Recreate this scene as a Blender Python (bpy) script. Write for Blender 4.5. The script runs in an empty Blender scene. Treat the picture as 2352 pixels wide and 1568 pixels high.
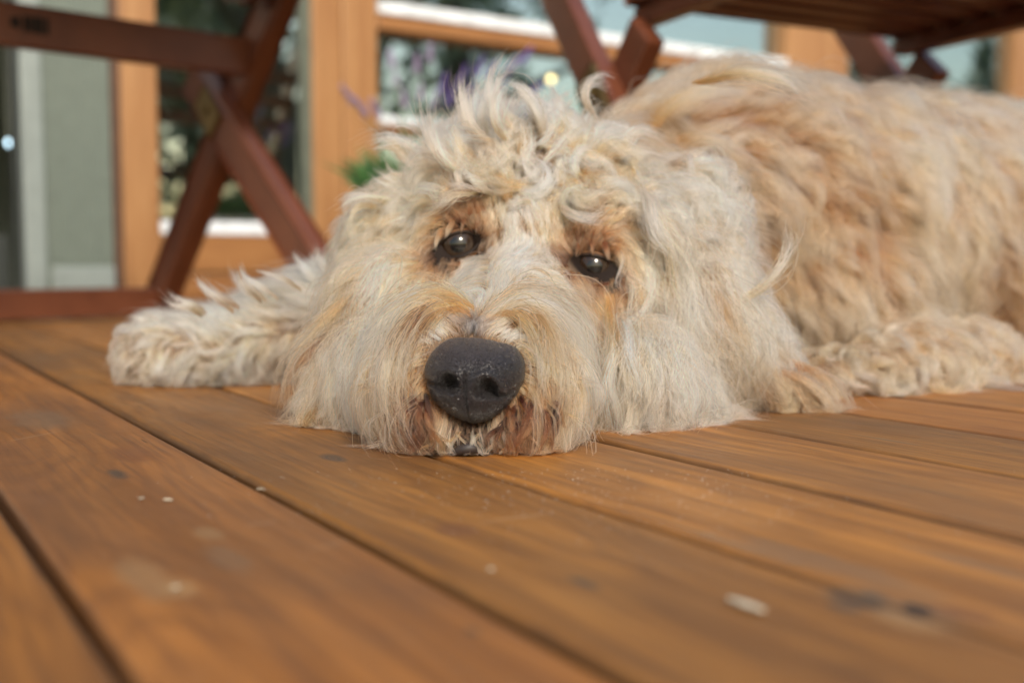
import bpy, bmesh, math, random
import numpy as np
from mathutils import Vector, Matrix, Quaternion
from mathutils.bvhtree import BVHTree

SC = bpy.context.scene
rng = np.random.default_rng(7)
random.seed(7)

# ------------------------------------------------------------------ camera, sky, sun, exposure
TH = math.atan(182 / 2440)
CAM = np.array([0.0, 0.0, 0.1])
FW = np.array([0, math.cos(TH), -math.sin(TH)])
UP = np.array([0, math.sin(TH), math.cos(TH)])
RT = np.array([1.0, 0, 0])
cam_data = bpy.data.cameras.new('camera')
cam = bpy.data.objects.new('camera', cam_data)
SC.collection.objects.link(cam)
cam.location = CAM
cam.rotation_euler = (math.pi / 2 - TH, 0, 0)
cam_data.sensor_width = 36
cam_data.lens = 36 * 2440 / 2352
cam_data.clip_start = 0.01
cam_data.clip_end = 500
cam_data.dof.use_dof = True
cam_data.dof.focus_distance = 0.585
cam_data.dof.aperture_fstop = 4.2
SC.camera = cam

SUN_EL, SUN_AZ = math.radians(32), math.radians(14)   # behind the camera, to its right
world = bpy.data.worlds.new('World')
SC.world = world
world.use_nodes = True
wn = world.node_tree
bg = wn.nodes['Background']
sky = wn.nodes.new('ShaderNodeTexSky')
sky.sky_type = 'NISHITA'
sky.sun_disc = False
sky.sun_elevation = SUN_EL
sky.sun_rotation = math.pi - SUN_AZ
sky.dust_density = 2.0
sky.air_density = 1.5
sky.ozone_density = 1.0
wn.links.new(sky.outputs[0], bg.inputs[0])
bg.inputs[1].default_value = 0.15
sd = bpy.data.lights.new('sun', 'SUN')
sun = bpy.data.objects.new('sun', sd)
SC.collection.objects.link(sun)
sd.energy = 2.1
sd.angle = math.radians(11)
sd.color = (1, 0.91, 0.78)
sun_from = Vector((math.sin(SUN_AZ) * math.cos(SUN_EL), -math.cos(SUN_AZ) * math.cos(SUN_EL), math.sin(SUN_EL)))
sun.rotation_euler = sun_from.to_track_quat('Z', 'Y').to_euler()
SC.view_settings.view_transform = 'Standard'
SC.view_settings.look = 'None'
SC.view_settings.exposure = 0.66
SC.view_settings.gamma = 1.0
SC.cycles.use_denoising = True
SC.cycles.max_bounces = 8
SC.cycles.diffuse_bounces = 3
SC.cycles.glossy_bounces = 3
SC.cycles.transmission_bounces = 6
SC.cycles.transparent_max_bounces = 12
SC.cycles_curves.shape = 'RIBBONS'
SC.cycles_curves.subdivisions = 2

# ------------------------------------------------------------------ helpers
def ray(x, y):
    return FW + RT * ((x - 1176) / 2440) - UP * ((y - 784) / 2440)
def at(x, y, Z):
    return CAM + ray(x, y) * Z
def gp(x, y, z=0.0):
    d = ray(x, y)
    return CAM + d * ((z - 0.1) / d[2])
def project(P):
    d = P - CAM
    Z = d @ FW
    return 1176 + 2440 * (d @ RT) / Z, 784 - 2440 * (d @ UP) / Z, Z
_d = ray(-385, 602)
NV = _d / np.linalg.norm(_d)                 # along the boards, away from camera, towards the house
UV = np.array([NV[1], -NV[0], 0.0])          # along the house wall, to the right
YAW = math.atan2(UV[1], UV[0])
WALL = 2.6
def wall(x, y, n=WALL):
    d = ray(x, y)
    p = CAM + d * (n - CAM @ NV) / (d @ NV)
    return float(p @ UV), float(p[2])
def wu(x, n=WALL): return wall(x, 602, n)[0]
def to_loc(p): return np.array([p @ UV, p @ NV, p[2]])

def link(o, parent=None):
    SC.collection.objects.link(o)
    if parent is not None: o.parent = parent
    return o
def tag(o, label=None, cat=None, group=None, kind=None):
    if label: o['label'] = label
    if cat: o['category'] = cat
    if group: o['group'] = group
    if kind: o['kind'] = kind
    return o
def empty(name, loc=(0, 0, 0), rz=0.0, parent=None):
    o = bpy.data.objects.new(name, None)
    o.empty_display_size = 0.05
    o.location = loc
    o.rotation_euler = (0, 0, rz)
    return link(o, parent)
def obj(name, bm, m, parent=None, smooth=False):
    me = bpy.data.meshes.new(name)
    bm.to_mesh(me)
    bm.free()
    if smooth:
        for p in me.polygons: p.use_smooth = True
    me.materials.append(m)
    return link(bpy.data.objects.new(name, me), parent)
def box(bm, x0, x1, y0, y1, z0, z1, bev=0.0):
    g = bmesh.ops.create_cube(bm, size=1.0)
    vs = g['verts']
    for v in vs:
        v.co = Vector(((x0 + x1) / 2 + v.co.x * (x1 - x0), (y0 + y1) / 2 + v.co.y * (y1 - y0), (z0 + z1) / 2 + v.co.z * (z1 - z0)))
    if bev > 0:
        es = list({e for v in vs for e in v.link_edges})
        bmesh.ops.bevel(bm, geom=es, offset=bev, segments=2, profile=0.6, affect='EDGES')
def beam(bm, p, q, w, t, side=(1, 0, 0), bev=0.003, ext=0.0):
    """bar from p to q; t measured along side, w across it"""
    p, q, s = Vector(p), Vector(q), Vector(side)
    d = (q - p).normalized()
    p = p - d * ext; q = q + d * ext
    s = (s - d * s.dot(d)).normalized()
    n = d.cross(s)
    g = bmesh.ops.create_cube(bm, size=1.0)
    L = (q - p).length
    for v in g['verts']:
        v.co = (p + q) / 2 + d * (v.co.z * L) + s * (v.co.x * t) + n * (v.co.y * w)
    if bev > 0:
        es = list({e for v in g['verts'] for e in v.link_edges})
        bmesh.ops.bevel(bm, geom=es, offset=bev, segments=2, profile=0.6, affect='EDGES')
def tube(bm, pts, radii, seg=8):
    rings = []
    pts = [Vector(p) for p in pts]
    for i, p in enumerate(pts):
        d = (pts[min(i + 1, len(pts) - 1)] - pts[max(i - 1, 0)]).normalized()
        a = d.orthogonal().normalized() if abs(d.z) < .9 else d.cross(Vector((1, 0, 0))).normalized()
        b = d.cross(a)
        rings.append([bm.verts.new(p + (a * math.cos(t) + b * math.sin(t)) * radii[i]) for t in [2 * math.pi * k / seg for k in range(seg)]])
    for i in range(len(rings) - 1):
        for k in range(seg):
            bm.faces.new((rings[i][k], rings[i][(k + 1) % seg], rings[i + 1][(k + 1) % seg], rings[i + 1][k]))
    bm.faces.new(rings[0][::-1]); bm.faces.new(rings[-1])
def lathe(bm, prof, c=(0, 0, 0), seg=32):
    rings = [[bm.verts.new((c[0] + r * math.cos(t), c[1] + r * math.sin(t), c[2] + z)) for t in [2 * math.pi * k / seg for k in range(seg)]] for r, z in prof]
    for i in range(len(rings) - 1):
        for k in range(seg):
            bm.faces.new((rings[i][k], rings[i][(k + 1) % seg], rings[i + 1][(k + 1) % seg], rings[i + 1][k]))
    bm.faces.new(rings[0][::-1]); bm.faces.new(rings[-1])

# ------------------------------------------------------------------ materials
class NT:
    def __init__(s, name):
        s.m = bpy.data.materials.new(name); s.m.use_nodes = True
        s.t = s.m.node_tree
        s.b = s.t.nodes['Principled BSDF']; s.out = s.t.nodes['Material Output']
    def n(s, typ, **kw):
        nd = s.t.nodes.new('ShaderNode' + typ)
        for k, v in kw.items(): setattr(nd, k, v)
        return nd
    def l(s, a, b): s.t.links.new(a, b)
    def val(s, sock, v):
        if hasattr(v, 'is_output'): s.l(v, sock)
        else: sock.default_value = v
    def math(s, op, a, b=0.0, c=None, clamp=False):
        nd = s.n('Math', operation=op); nd.use_clamp = clamp
        s.val(nd.inputs[0], a); s.val(nd.inputs[1], b)
        if c is not None: s.val(nd.inputs[2], c)
        return nd.outputs[0]
    def mix(s, f, a, b, mode='MIX'):
        nd = s.n('Mix', data_type='RGBA', blend_type=mode)
        s.val(nd.inputs[0], f)
        for sk, v in ((nd.inputs[6], a), (nd.inputs[7], b)):
            if hasattr(v, 'is_output'): s.l(v, sk)
            else: sk.default_value = (*v, 1)
        return nd.outputs[2]
    def ramp(s, f, lo, hi, a=0.0, b=1.0):
        nd = s.n('MapRange'); nd.clamp = True; nd.interpolation_type = 'SMOOTHSTEP'
        s.val(nd.inputs[0], f); nd.inputs[1].default_value = lo; nd.inputs[2].default_value = hi
        nd.inputs[3].default_value = a; nd.inputs[4].default_value = b
        return nd.outputs[0]
    def noise(s, vec, scale, detail=4, rough=.55, dist=0.0):
        nd = s.n('TexNoise'); nd.inputs['Scale'].default_value = scale; nd.inputs['Detail'].default_value = detail
        nd.inputs['Roughness'].default_value = rough; nd.inputs['Distortion'].default_value = dist
        if vec is not None: s.l(vec, nd.inputs['Vector'])
        return nd.outputs['Fac']
    def scale(s, vec, v, off=(0, 0, 0)):
        nd = s.n('Mapping'); nd.inputs['Scale'].default_value = v; nd.inputs['Location'].default_value = off
        s.l(vec, nd.inputs['Vector']); return nd.outputs[0]
    def bump(s, h, strength, dist):
        nd = s.n('Bump'); nd.inputs['Strength'].default_value = strength; nd.inputs['Distance'].default_value = dist
        s.l(h, nd.inputs['Height']); s.l(nd.outputs[0], s.b.inputs['Normal'])
    def obco(s): return s.n('TexCoord').outputs['Object']

def plain(name, col, rough=.6, metal=0.0, var=.15, scale=30, spec=.5, emit=None):
    w = NT(name)
    f = w.noise(w.obco(), scale)
    c = w.mix(w.ramp(f, .3, .7), tuple(x * (1 - var) for x in col), tuple(min(1, x * (1 + var)) for x in col))
    w.l(c, w.b.inputs['Base Color'])
    w.b.inputs['Roughness'].default_value = rough; w.b.inputs['Metallic'].default_value = metal
    w.b.inputs['Specular IOR Level'].default_value = spec
    if emit:
        w.b.inputs['Emission Color'].default_value = (*emit[0], 1); w.b.inputs['Emission Strength'].default_value = emit[1]
    return w.m
def timber(name, dark, light, stretch, rough=.5, s=1.0):
    w = NT(name)
    v = w.scale(w.obco(), stretch)
    f = w.noise(v, 18 * s, 6, .6, .4)
    f2 = w.noise(v, 90 * s, 3, .6)
    c = w.mix(w.ramp(f, .3, .72), dark, light)
    c = w.mix(w.math('MULTIPLY', w.ramp(f2, .5, .75), .35), c, tuple(x * .6 for x in dark))
    w.l(c, w.b.inputs['Base Color']); w.b.inputs['Roughness'].default_value = rough
    w.bump(f2, .15, .002)
    return w.m

BOARD0, PITCH, GAP = 0.0560, 0.1016, 0.0045
KNOTS = []      # (x, y, half-width, half-length, tone) in deck coordinates
def knot(px, py, a, b, tone):
    q = to_loc(gp(px, py)); KNOTS.append((q[0], q[1], a, b, tone))
knot(765, 1050, .006, .016, 'dark')
knot(1960, 1368, .006, .010, 'dark'); knot(2085, 1420, .007, .013, 'pale'); knot(1935, 1392, .004, .007, 'dark'); knot(2010, 1362, .003, .006, 'dark'); knot(2170, 1398, .004, .007, 'red'); knot(2040, 1385, .012, .03, 'grey'); knot(1975, 1380, .0035, .010, 'black'); knot(1940, 1362, .003, .005, 'black'); knot(2110, 1392, .003, .006, 'black'); knot(2230, 1405, .005, .009, 'red')
knot(270, 1085, .005, .014, 'dark'); knot(520, 1275, .007, .022, 'grey'); knot(410, 1345, .006, .012, 'pale')
knot(330, 1320, .008, .03, 'wear'); knot(1340, 1335, .003, .010, 'dark'); knot(2050, 1012, .003, .024, 'grey'); knot(480, 1220, .006, .012, 'wear')
knot(1085, 1445, .002, .003, 'dark'); knot(2230, 1290, .005, .030, 'grey'); knot(1050, 1215, .009, .012, 'red'); knot(90, 960, .02, .06, 'grey')
knot(1700, 1250, .004, .03, 'grey'); knot(300, 1040, .012, .03, 'red'); knot(1900, 1290, .01, .05, 'grey')

def deck_material():
    w = NT('stained_decking')
    co = w.obco()
    sp = w.n('SeparateXYZ'); w.l(co, sp.inputs[0])
    x, y, z = sp.outputs
    bid = w.math('FLOOR', w.math('DIVIDE', w.math('SUBTRACT', x, BOARD0), PITCH))
    wnz = w.n('TexWhiteNoise', noise_dimensions='1D'); w.l(bid, wnz.inputs['W'])
    r1 = wnz.outputs['Value']
    sc = w.n('SeparateColor'); w.l(wnz.outputs['Color'], sc.inputs[0])
    r2 = sc.outputs[1]
    # coordinates shifted board by board
    cmb = w.n('CombineXYZ')
    w.l(w.math('ADD', x, w.math('MULTIPLY', r1, 7.0)), cmb.inputs[0])
    w.l(w.math('ADD', y, w.math('MULTIPLY', r2, 11.0)), cmb.inputs[1])
    w.l(z, cmb.inputs[2])
    v = cmb.outputs[0]
    # cathedral rings: distance from a wandering pith line
    xc = w.math('SUBTRACT', w.math('SUBTRACT', w.math('SUBTRACT', x, BOARD0), w.math('MULTIPLY', bid, PITCH)), w.math('MULTIPLY', r2, PITCH))
    nz = w.noise(w.scale(v, (3, 1.3, 1)), 1.6, 3, .5)
    dep = w.math('MULTIPLY', w.math('SUBTRACT', nz, .35), .16)
    wob = w.math('MULTIPLY', w.math('SUBTRACT', w.noise(w.scale(v, (1, .12, 1)), 34, 4, .55), .5), .012)
    rad = w.math('ADD', w.math('SQRT', w.math('ADD', w.math('MULTIPLY', xc, xc), w.math('MULTIPLY', dep, dep))), wob)
    ring = w.math('SINE', w.math('MULTIPLY', rad, 900.0))
    ring = w.ramp(ring, -.2, 1.0)
    fine = w.noise(w.scale(v, (1, .035, 1)), 420, 3, .6)
    streak = w.noise(w.scale(v, (1, .05, 1)), 70, 4, .6)
    blot = w.noise(w.scale(v, (1, .45, 1)), 13, 5, .6)
    blot2 = w.noise(w.scale(v, (1, .5, 1)), 5.0, 4, .6, .6)
    c = w.mix(w.ramp(streak, .3, .72), (.200, .082, .022), (.365, .158, .043))
    c = w.mix(w.math('MULTIPLY', ring, .26), c, (.105, .042, .015))
    c = w.mix(w.math('MULTIPLY', w.ramp(fine, .48, .68), .52), c, (.10, .042, .018))
    c = w.mix(w.math('MULTIPLY', w.ramp(blot, .52, .78), .55), c, (.36, .180, .062))
    c = w.mix(w.math('MULTIPLY', w.ramp(blot2, .44, .68), .62), c, (.125, .062, .028))
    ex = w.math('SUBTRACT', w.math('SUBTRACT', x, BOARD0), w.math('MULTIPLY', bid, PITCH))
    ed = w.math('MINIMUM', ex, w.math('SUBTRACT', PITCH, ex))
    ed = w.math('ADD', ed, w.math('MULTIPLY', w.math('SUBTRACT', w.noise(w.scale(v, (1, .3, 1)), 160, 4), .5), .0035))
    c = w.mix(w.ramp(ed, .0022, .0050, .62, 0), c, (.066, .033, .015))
    hsv = w.n('HueSaturation'); w.l(c, hsv.inputs['Color'])
    w.l(w.math('ADD', .80, w.math('MULTIPLY', r1, .36)), hsv.inputs['Value'])
    w.l(w.math('ADD', .493, w.math('MULTIPLY', r2, .012)), hsv.inputs['Hue'])
    hsv.inputs['Saturation'].default_value = 1.06
    c = hsv.outputs[0]
    tone = dict(black=(.018, .014, .012), dark=(.052, .036, .024), pale=(.36, .205, .082), red=(.13, .045, .018), grey=(.145, .092, .055), wear=(.26, .155, .072))
    wx = w.math('MULTIPLY', w.math('SUBTRACT', w.noise(co, 60, 3), .5), .9)
    for kx, ky, a, b, tn in KNOTS:
        dx = w.math('DIVIDE', w.math('SUBTRACT', x, kx), a); dy = w.math('DIVIDE', w.math('SUBTRACT', y, ky), b)
        r = w.math('ADD', w.math('SQRT', w.math('ADD', w.math('MULTIPLY', dx, dx), w.math('MULTIPLY', dy, dy))), wx)
        m = w.ramp(r, .45, 1.15, .85 if tn in ('dark', 'black') else .5, 0)
        c = w.mix(m, c, tone[tn])
        if tn == 'dark':
            rg = w.ramp(w.math('SINE', w.math('MULTIPLY', r, 14.0)), .4, 1)
            c = w.mix(w.math('MULTIPLY', w.math('MULTIPLY', rg, m), .6), c, (.16, .08, .035))
    # pale scratches left by chair legs and claws
    for (xa, ya, xb, yb, wd_) in ((1085, 1200, 1290, 1172, .0005), (10, 1012, 150, 985, .0006), (700, 1262, 820, 1232, .0004), (980, 1018, 1090, 1040, .0003), (1490, 1150, 1600, 1142, .0004), (560, 1205, 640, 1190, .0004), (1780, 1170, 1900, 1150, .0004), (300, 930, 390, 910, .0005)):
        pa, pb = to_loc(gp(xa, ya)), to_loc(gp(xb, yb))
        ll = math.hypot(pb[0] - pa[0], pb[1] - pa[1]); ux, uy = (pb[0] - pa[0]) / ll, (pb[1] - pa[1]) / ll
        rx = w.math('SUBTRACT', x, (pa[0] + pb[0]) / 2); ry = w.math('SUBTRACT', y, (pa[1] + pb[1]) / 2)
        al = w.math('ABSOLUTE', w.math('ADD', w.math('MULTIPLY', rx, ux), w.math('MULTIPLY', ry, uy)))
        ac = w.math('ABSOLUTE', w.math('ADD', w.math('SUBTRACT', w.math('MULTIPLY', rx, -uy), w.math('MULTIPLY', ry, -ux)), w.math('MULTIPLY', w.math('SUBTRACT', wx, 0.0), .002)))
        m = w.math('MULTIPLY', w.ramp(ac, wd_ * .4, wd_ * 1.6, 1, 0), w.ramp(al, ll * .25, ll * .5, .5, 0))
        c = w.mix(m, c, (.42, .28, .17))
    # tiny cracks along the grain
    crk = w.ramp(w.noise(w.scale(v, (1, .07, 1)), 160, 2, .5), .735, .78)
    c = w.mix(w.math('MULTIPLY', crk, .75), c, (.035, .018, .010))
    w.l(c, w.b.inputs['Base Color'])
    w.l(w.ramp(blot, .3, .7, .42, .66), w.b.inputs['Roughness'])
    w.b.inputs['Specular IOR Level'].default_value = .45
    h = w.math('ADD', w.math('MULTIPLY', fine, .5), w.math('ADD', w.math('MULTIPLY', ring, .15), w.math('MULTIPLY', streak, .4)))
    h = w.math('SUBTRACT', h, crk)
    w.bump(h, .45, .0012)
    return w.m

M = {}
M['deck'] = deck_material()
M['under'] = plain('dark_subframe', (.05, .03, .02), .9)
M['orange'] = timber('orange_varnished_timber', (.26, .115, .038), (.37, .195, .078), (1, 1, .08), .4)
M['orange_rail'] = timber('orange_varnished_rail', (.23, .095, .028), (.33, .155, .052), (.08, 1, 1), .4)
M['teak'] = timber('red_brown_stained_teak', (.085, .024, .011), (.145, .046, .020), (.3, .3, .3), .34)
M['white'] = plain('white_painted_bead', (.66, .70, .74), .3)
M['sage'] = plain('sage_paint', (.135, .165, .14), .5, var=.06)
M['sagelight'] = plain('pale_sage_paint', (.21, .245, .235), .45, var=.06)
M['brownjamb'] = plain('brown_jamb', (.075, .032, .014), .6)
M['gasket'] = plain('green_grey_gasket', (.10, .11, .08), .6)
M['room'] = plain('dark_room_paint', (.12, .135, .11), .8)
M['dark'] = plain('black_green_paint', (.012, .017, .016), .5)
M['brass'] = plain('tarnished_brass', (.16, .115, .05), .45, .8)
M['stamp'] = plain('burnt_stamp', (.010, .006, .004), .8)
M['render'] = plain('house_render', (.45, .42, .36), .8)
M['pot'] = plain('pale_grey_glazed_pot', (.56, .56, .53), .4)
M['soil'] = plain('soil', (.03, .02, .013), .95)
M['stem'] = plain('lavender_stem', (.10, .16, .07), .7)
M['leaf'] = plain('green_leaf', (.055, .15, .04), .55, var=.4, scale=80)
M['lav'] = plain('violet_flower', (.17, .10, .38), .7, var=.3, scale=300)
M['lavpale'] = plain('faded_violet_flower', (.30, .22, .36), .7, var=.3, scale=300)
M['lawn'] = plain('lawn', (.05, .10, .028), .9, var=.4, scale=2)
M['bark'] = plain('bark', (.075, .055, .04), .9)
M['crown'] = plain('dark_foliage', (.20, .23, .16), .8, var=.5, scale=3)
M['crownlight'] = plain('mid_foliage', (.34, .36, .25), .8, var=.5, scale=3)
M['chip'] = plain('pale_wood_chip', (.40, .34, .25), .7)
M['grain'] = plain('white_dust', (.85, .80, .72), .5)
M['lamp'] = plain('warm_bulb', (.9, .7, .4), .4, emit=((1, .66, .28), 9))
M['lampcool'] = plain('cool_bulb', (.7, .85, .9), .4, emit=((.55, .82, 1), 3))
def glass_mat():
    w = NT('window_glass')
    w.t.nodes.remove(w.b)
    tr = w.n('BsdfTransparent'); tr.inputs[0].default_value = (.80, .86, .84, 1)
    gl = w.n('BsdfGlossy'); gl.inputs['Roughness'].default_value = .0; gl.inputs[0].default_value = (.95, 1, .98, 1)
    fr = w.n('LayerWeight'); fr.inputs[0].default_value = .35
    f = w.math('ADD', w.math('MULTIPLY', w.math('POWER', fr.outputs[1], 3.0), .6), .33, clamp=True)
    mx = w.n('MixShader'); w.l(f, mx.inputs[0]); w.l(tr.outputs[0], mx.inputs[1]); w.l(gl.outputs[0], mx.inputs[2])
    w.l(mx.outputs[0], w.out.inputs[0])
    return w.m
M['glass'] = glass_mat()

# ------------------------------------------------------------------ ground, deck
bm = bmesh.new()
bmesh.ops.create_grid(bm, x_segments=8, y_segments=8, size=200)
lawn = obj('lawn', bm, M['lawn']); lawn.location = (0, 0, -.32); tag(lawn, kind='structure')

def build_deck():
    bm = bmesh.new()
    prof = []
    R, W2, H = .0032, (PITCH - GAP) / 2, .026
    for k in range(6):
        a = math.pi / 2 * k / 5
        prof.append((-W2 + R - R * math.cos(a), -R + R * math.sin(a)))
    prof += [(-p[0], p[1]) for p in prof[::-1]]
    prof = [(-W2, -H)] + prof + [(W2, -H)]
    r = random.Random(3)
    y0, y1 = -2.2, WALL - .06
    ys = np.linspace(y0, y1, 61)
    for k in range(-34, 46):
        xc = BOARD0 + (k + .5) * PITCH
        dz = r.uniform(-.0007, .0004)
        ph = r.uniform(0, 6)
        rings = []
        for yy in ys:
            wob = .0006 * math.sin(yy * 5 + ph) + .0004 * math.sin(yy * 13 + 2 * ph)
            rings.append([bm.verts.new((xc + px + wob, yy, pz + dz)) for px, pz in prof])
        for i in range(len(rings) - 1):
            for j in range(len(prof) - 1):
                bm.faces.new((rings[i][j], rings[i + 1][j], rings[i + 1][j + 1], rings[i][j + 1]))
            bm.faces.new((rings[i][-1], rings[i + 1][-1], rings[i + 1][0], rings[i][0]))
        bm.faces.new(rings[0]); bm.faces.new(rings[-1][::-1])
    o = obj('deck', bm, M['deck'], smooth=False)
    for p in o.data.polygons: p.use_smooth = abs(p.normal.z) < .999 and abs(p.normal.z) > .02
    o.rotation_euler = (0, 0, YAW)
    tag(o, kind='structure')
    bm = bmesh.new()
    for yy in np.arange(-2.0, WALL - .1, .45):
        box(bm, -3.4, 4.7, yy, yy + .045, -.14, -.027)
    box(bm, -3.4, 4.7, -2.2, -2.17, -.30, -.027)
    box(bm, -3.4, 4.7, -2.1, WALL - .1, -.31, -.30)
    s = obj('deck_joists', bm, M['under']); s.rotation_euler = (0, 0, YAW); tag(s, kind='structure')
build_deck()

# ------------------------------------------------------------------ house
def build_house():
    h = empty('house', (0, 0, 0), YAW)
    tag(h, 'house wall with orange timber glazed doors and a sage panel behind the dog', 'house')
    n0, n1 = WALL, WALL + .06
    def part(name, m, parent, boxes, bev=.003):
        b = bmesh.new()
        for a in boxes: box(b, *a, bev)
        return obj(name, b, m, parent)
    TOP = 2.1
    uL, uR = wu(-900), wu(2440)
    # wall above and beside the doors, room behind
    part('wall', M['render'], h, [(uL - 3, uL, n0 + .001, n1 + .1, -.3, 2.9), (uR + .12, uR + 3, n0 + .001, n1 + .1, -.3, 2.9), (uL, uR + .12, n0 + .001, n1 + .1, TOP, 2.9),
         (uL, uR + .12, n0 + .004, n1 + .1, -.3, -.03)], 0)
    part('room', M['room'], h, [(uL - .3, uR + .4, n0 + 3.2, n0 + 3.3, -.1, 2.6), (uL - .4, uL - .3, n0 + .2, n0 + 3.3, -.1, 2.6), (uR + .4, uR + .5, n0 + .2, n0 + 3.3, -.1, 2.6),
         (uL - .4, uR + .5, n0 + .17, n0 + 3.3, -.1, -.02), (uL - .4, uR + .5, n0 + .17, n0 + 3.3, 2.5, 2.6)], 0)
    part('roof', M['render'], h, [(uL - 3.2, uR + 3.2, n0 + .05, n0 + 4, 2.9, 3.0)], 0)
    part('threshold', M['orange_rail'], h, [(uL, uR + .12, n0 - .055, n0 + .09, -.03, .012)], .004)
    u = lambda px: wu(px)
    zz = lambda px, py: wall(px, py)[1]
    # sage panel and its jamb
    sp = part('sage_panel', M['sage'], h, [(u(108) + .001, u(263), n0 + .0, n0 + .05, .013, TOP)])
    b = bmesh.new()
    us = np.arange(u(112), u(261), .011)
    for k in us: tube(b, [(k, n0 - .0005, .10), (k, n0 - .0005, TOP)], [.0042, .0042], 8)
    obj('reeding', b, M['sage'], sp)
    part('edge_strip', M['sagelight'], sp, [(u(58), u(108), n0 - .012, n0 + .05, .013, TOP)], .006)
    part('plinth', M['sagelight'], sp, [(u(118), u(263) - .001, n0 - .014, n0 - .0035, .013, zz(190, 612))], .004)
    part('jamb', M['brownjamb'], h, [(u(263) + .001, u(284), n0 - .004, n0 + .06, .013, TOP)])
    # dark glazed door beside the panel
    d0 = part('door', M['dark'], h, [(u(-880), u(-760), n0 + .06, n0 + .10, .013, TOP), (u(46), u(57), n0 + .06, n0 + .10, .013, TOP), (u(-760), u(30), n0 + .061, n0 + .099, .013, .16)])
    # left timber door
    d1 = empty('door', (0, 0, 0), 0, h)
    part('stile', M['orange'], d1, [(u(285), u(370), n0 - .005, n1, .013, TOP)], .005)
    part('stile', M['orange'], d1, [(u(722), u(790) - .001, n0 - .004, n1, .013, TOP)], .005)
    zb = zz(600, 541)
    part('rail', M['orange_rail'], d1, [(u(370) + .001, u(722) - .001, n0 - .002, n1 - .006, .075, zb), (u(370) + .001, u(722) - .001, n0 + .001, n1 - .006, .013, .071)], .005)
    part('bead', M['white'], d1, [(u(370) + .001, u(708), n0 - .004, n0 + .02, zb + .001, zz(600, 511))], .003)
    part('gasket', M['gasket'], d1, [(u(706), u(722) - .001, n0 + .001, n0 + .03, zb + .001, TOP)], .002)
    part('pane', M['glass'], d1, [(u(370) + .002, u(708), n0 + .024, n0 + .030, zb, TOP)], 0)
    # right timber door, with white beads along its glazing bars
    d2 = empty('door', (0, 0, 0), 0, h)
    part('stile', M['orange'], d2, [(u(790), u(868), n0 - .010, n1, .013, TOP)], .005)
    part('stile', M['orange'], d2, [(u(1792), u(1882), n0 - .010, n1, .013, TOP)], .005)
    part('rail', M['orange_rail'], d2, [(u(868) + .001, u(1792) - .001, n0 - .006, n1, .013, .10)], .005)
    for (ya, yb, yc) in ((4, 34, 68), (267, 287, 302)):
        part('glazing_bar', M['orange_rail'], d2, [(u(868) + .001, u(1792) - .001, n0 - .012, n0 + .04, zz(868, yc), zz(868, yb))], .004)
        part('bead', M['white'], d2, [(u(868) + .001, u(1792) - .001, n0 - .020, n0 + .035, zz(868, yb) + .001, zz(868, ya))], .004)
    part('pane', M['glass'], d2, [(u(868) + .002, u(1792) - .002, n0 + .042, n0 + .048, .10, TOP)], 0)
    # third door leaf on the far right
    d3 = empty('door', (0, 0, 0), 0, h)
    part('stile', M['orange'], d3, [(u(1884), u(1935), n0 - .006, n1, .013, TOP)], .005)
    part('stile', M['orange'], d3, [(u(2310), u(2440), n0 - .012, n1, .013, TOP)], .005)
    part('rail', M['orange_rail'], d3, [(u(1935) + .001, u(2310) - .001, n0 - .004, n1, .013, .16)], .005)
    part('pane', M['glass'], d3, [(u(1935) + .002, u(2310) - .002, n0 + .03, n0 + .036, .16, TOP)], 0)
    return h
build_house()

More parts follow.
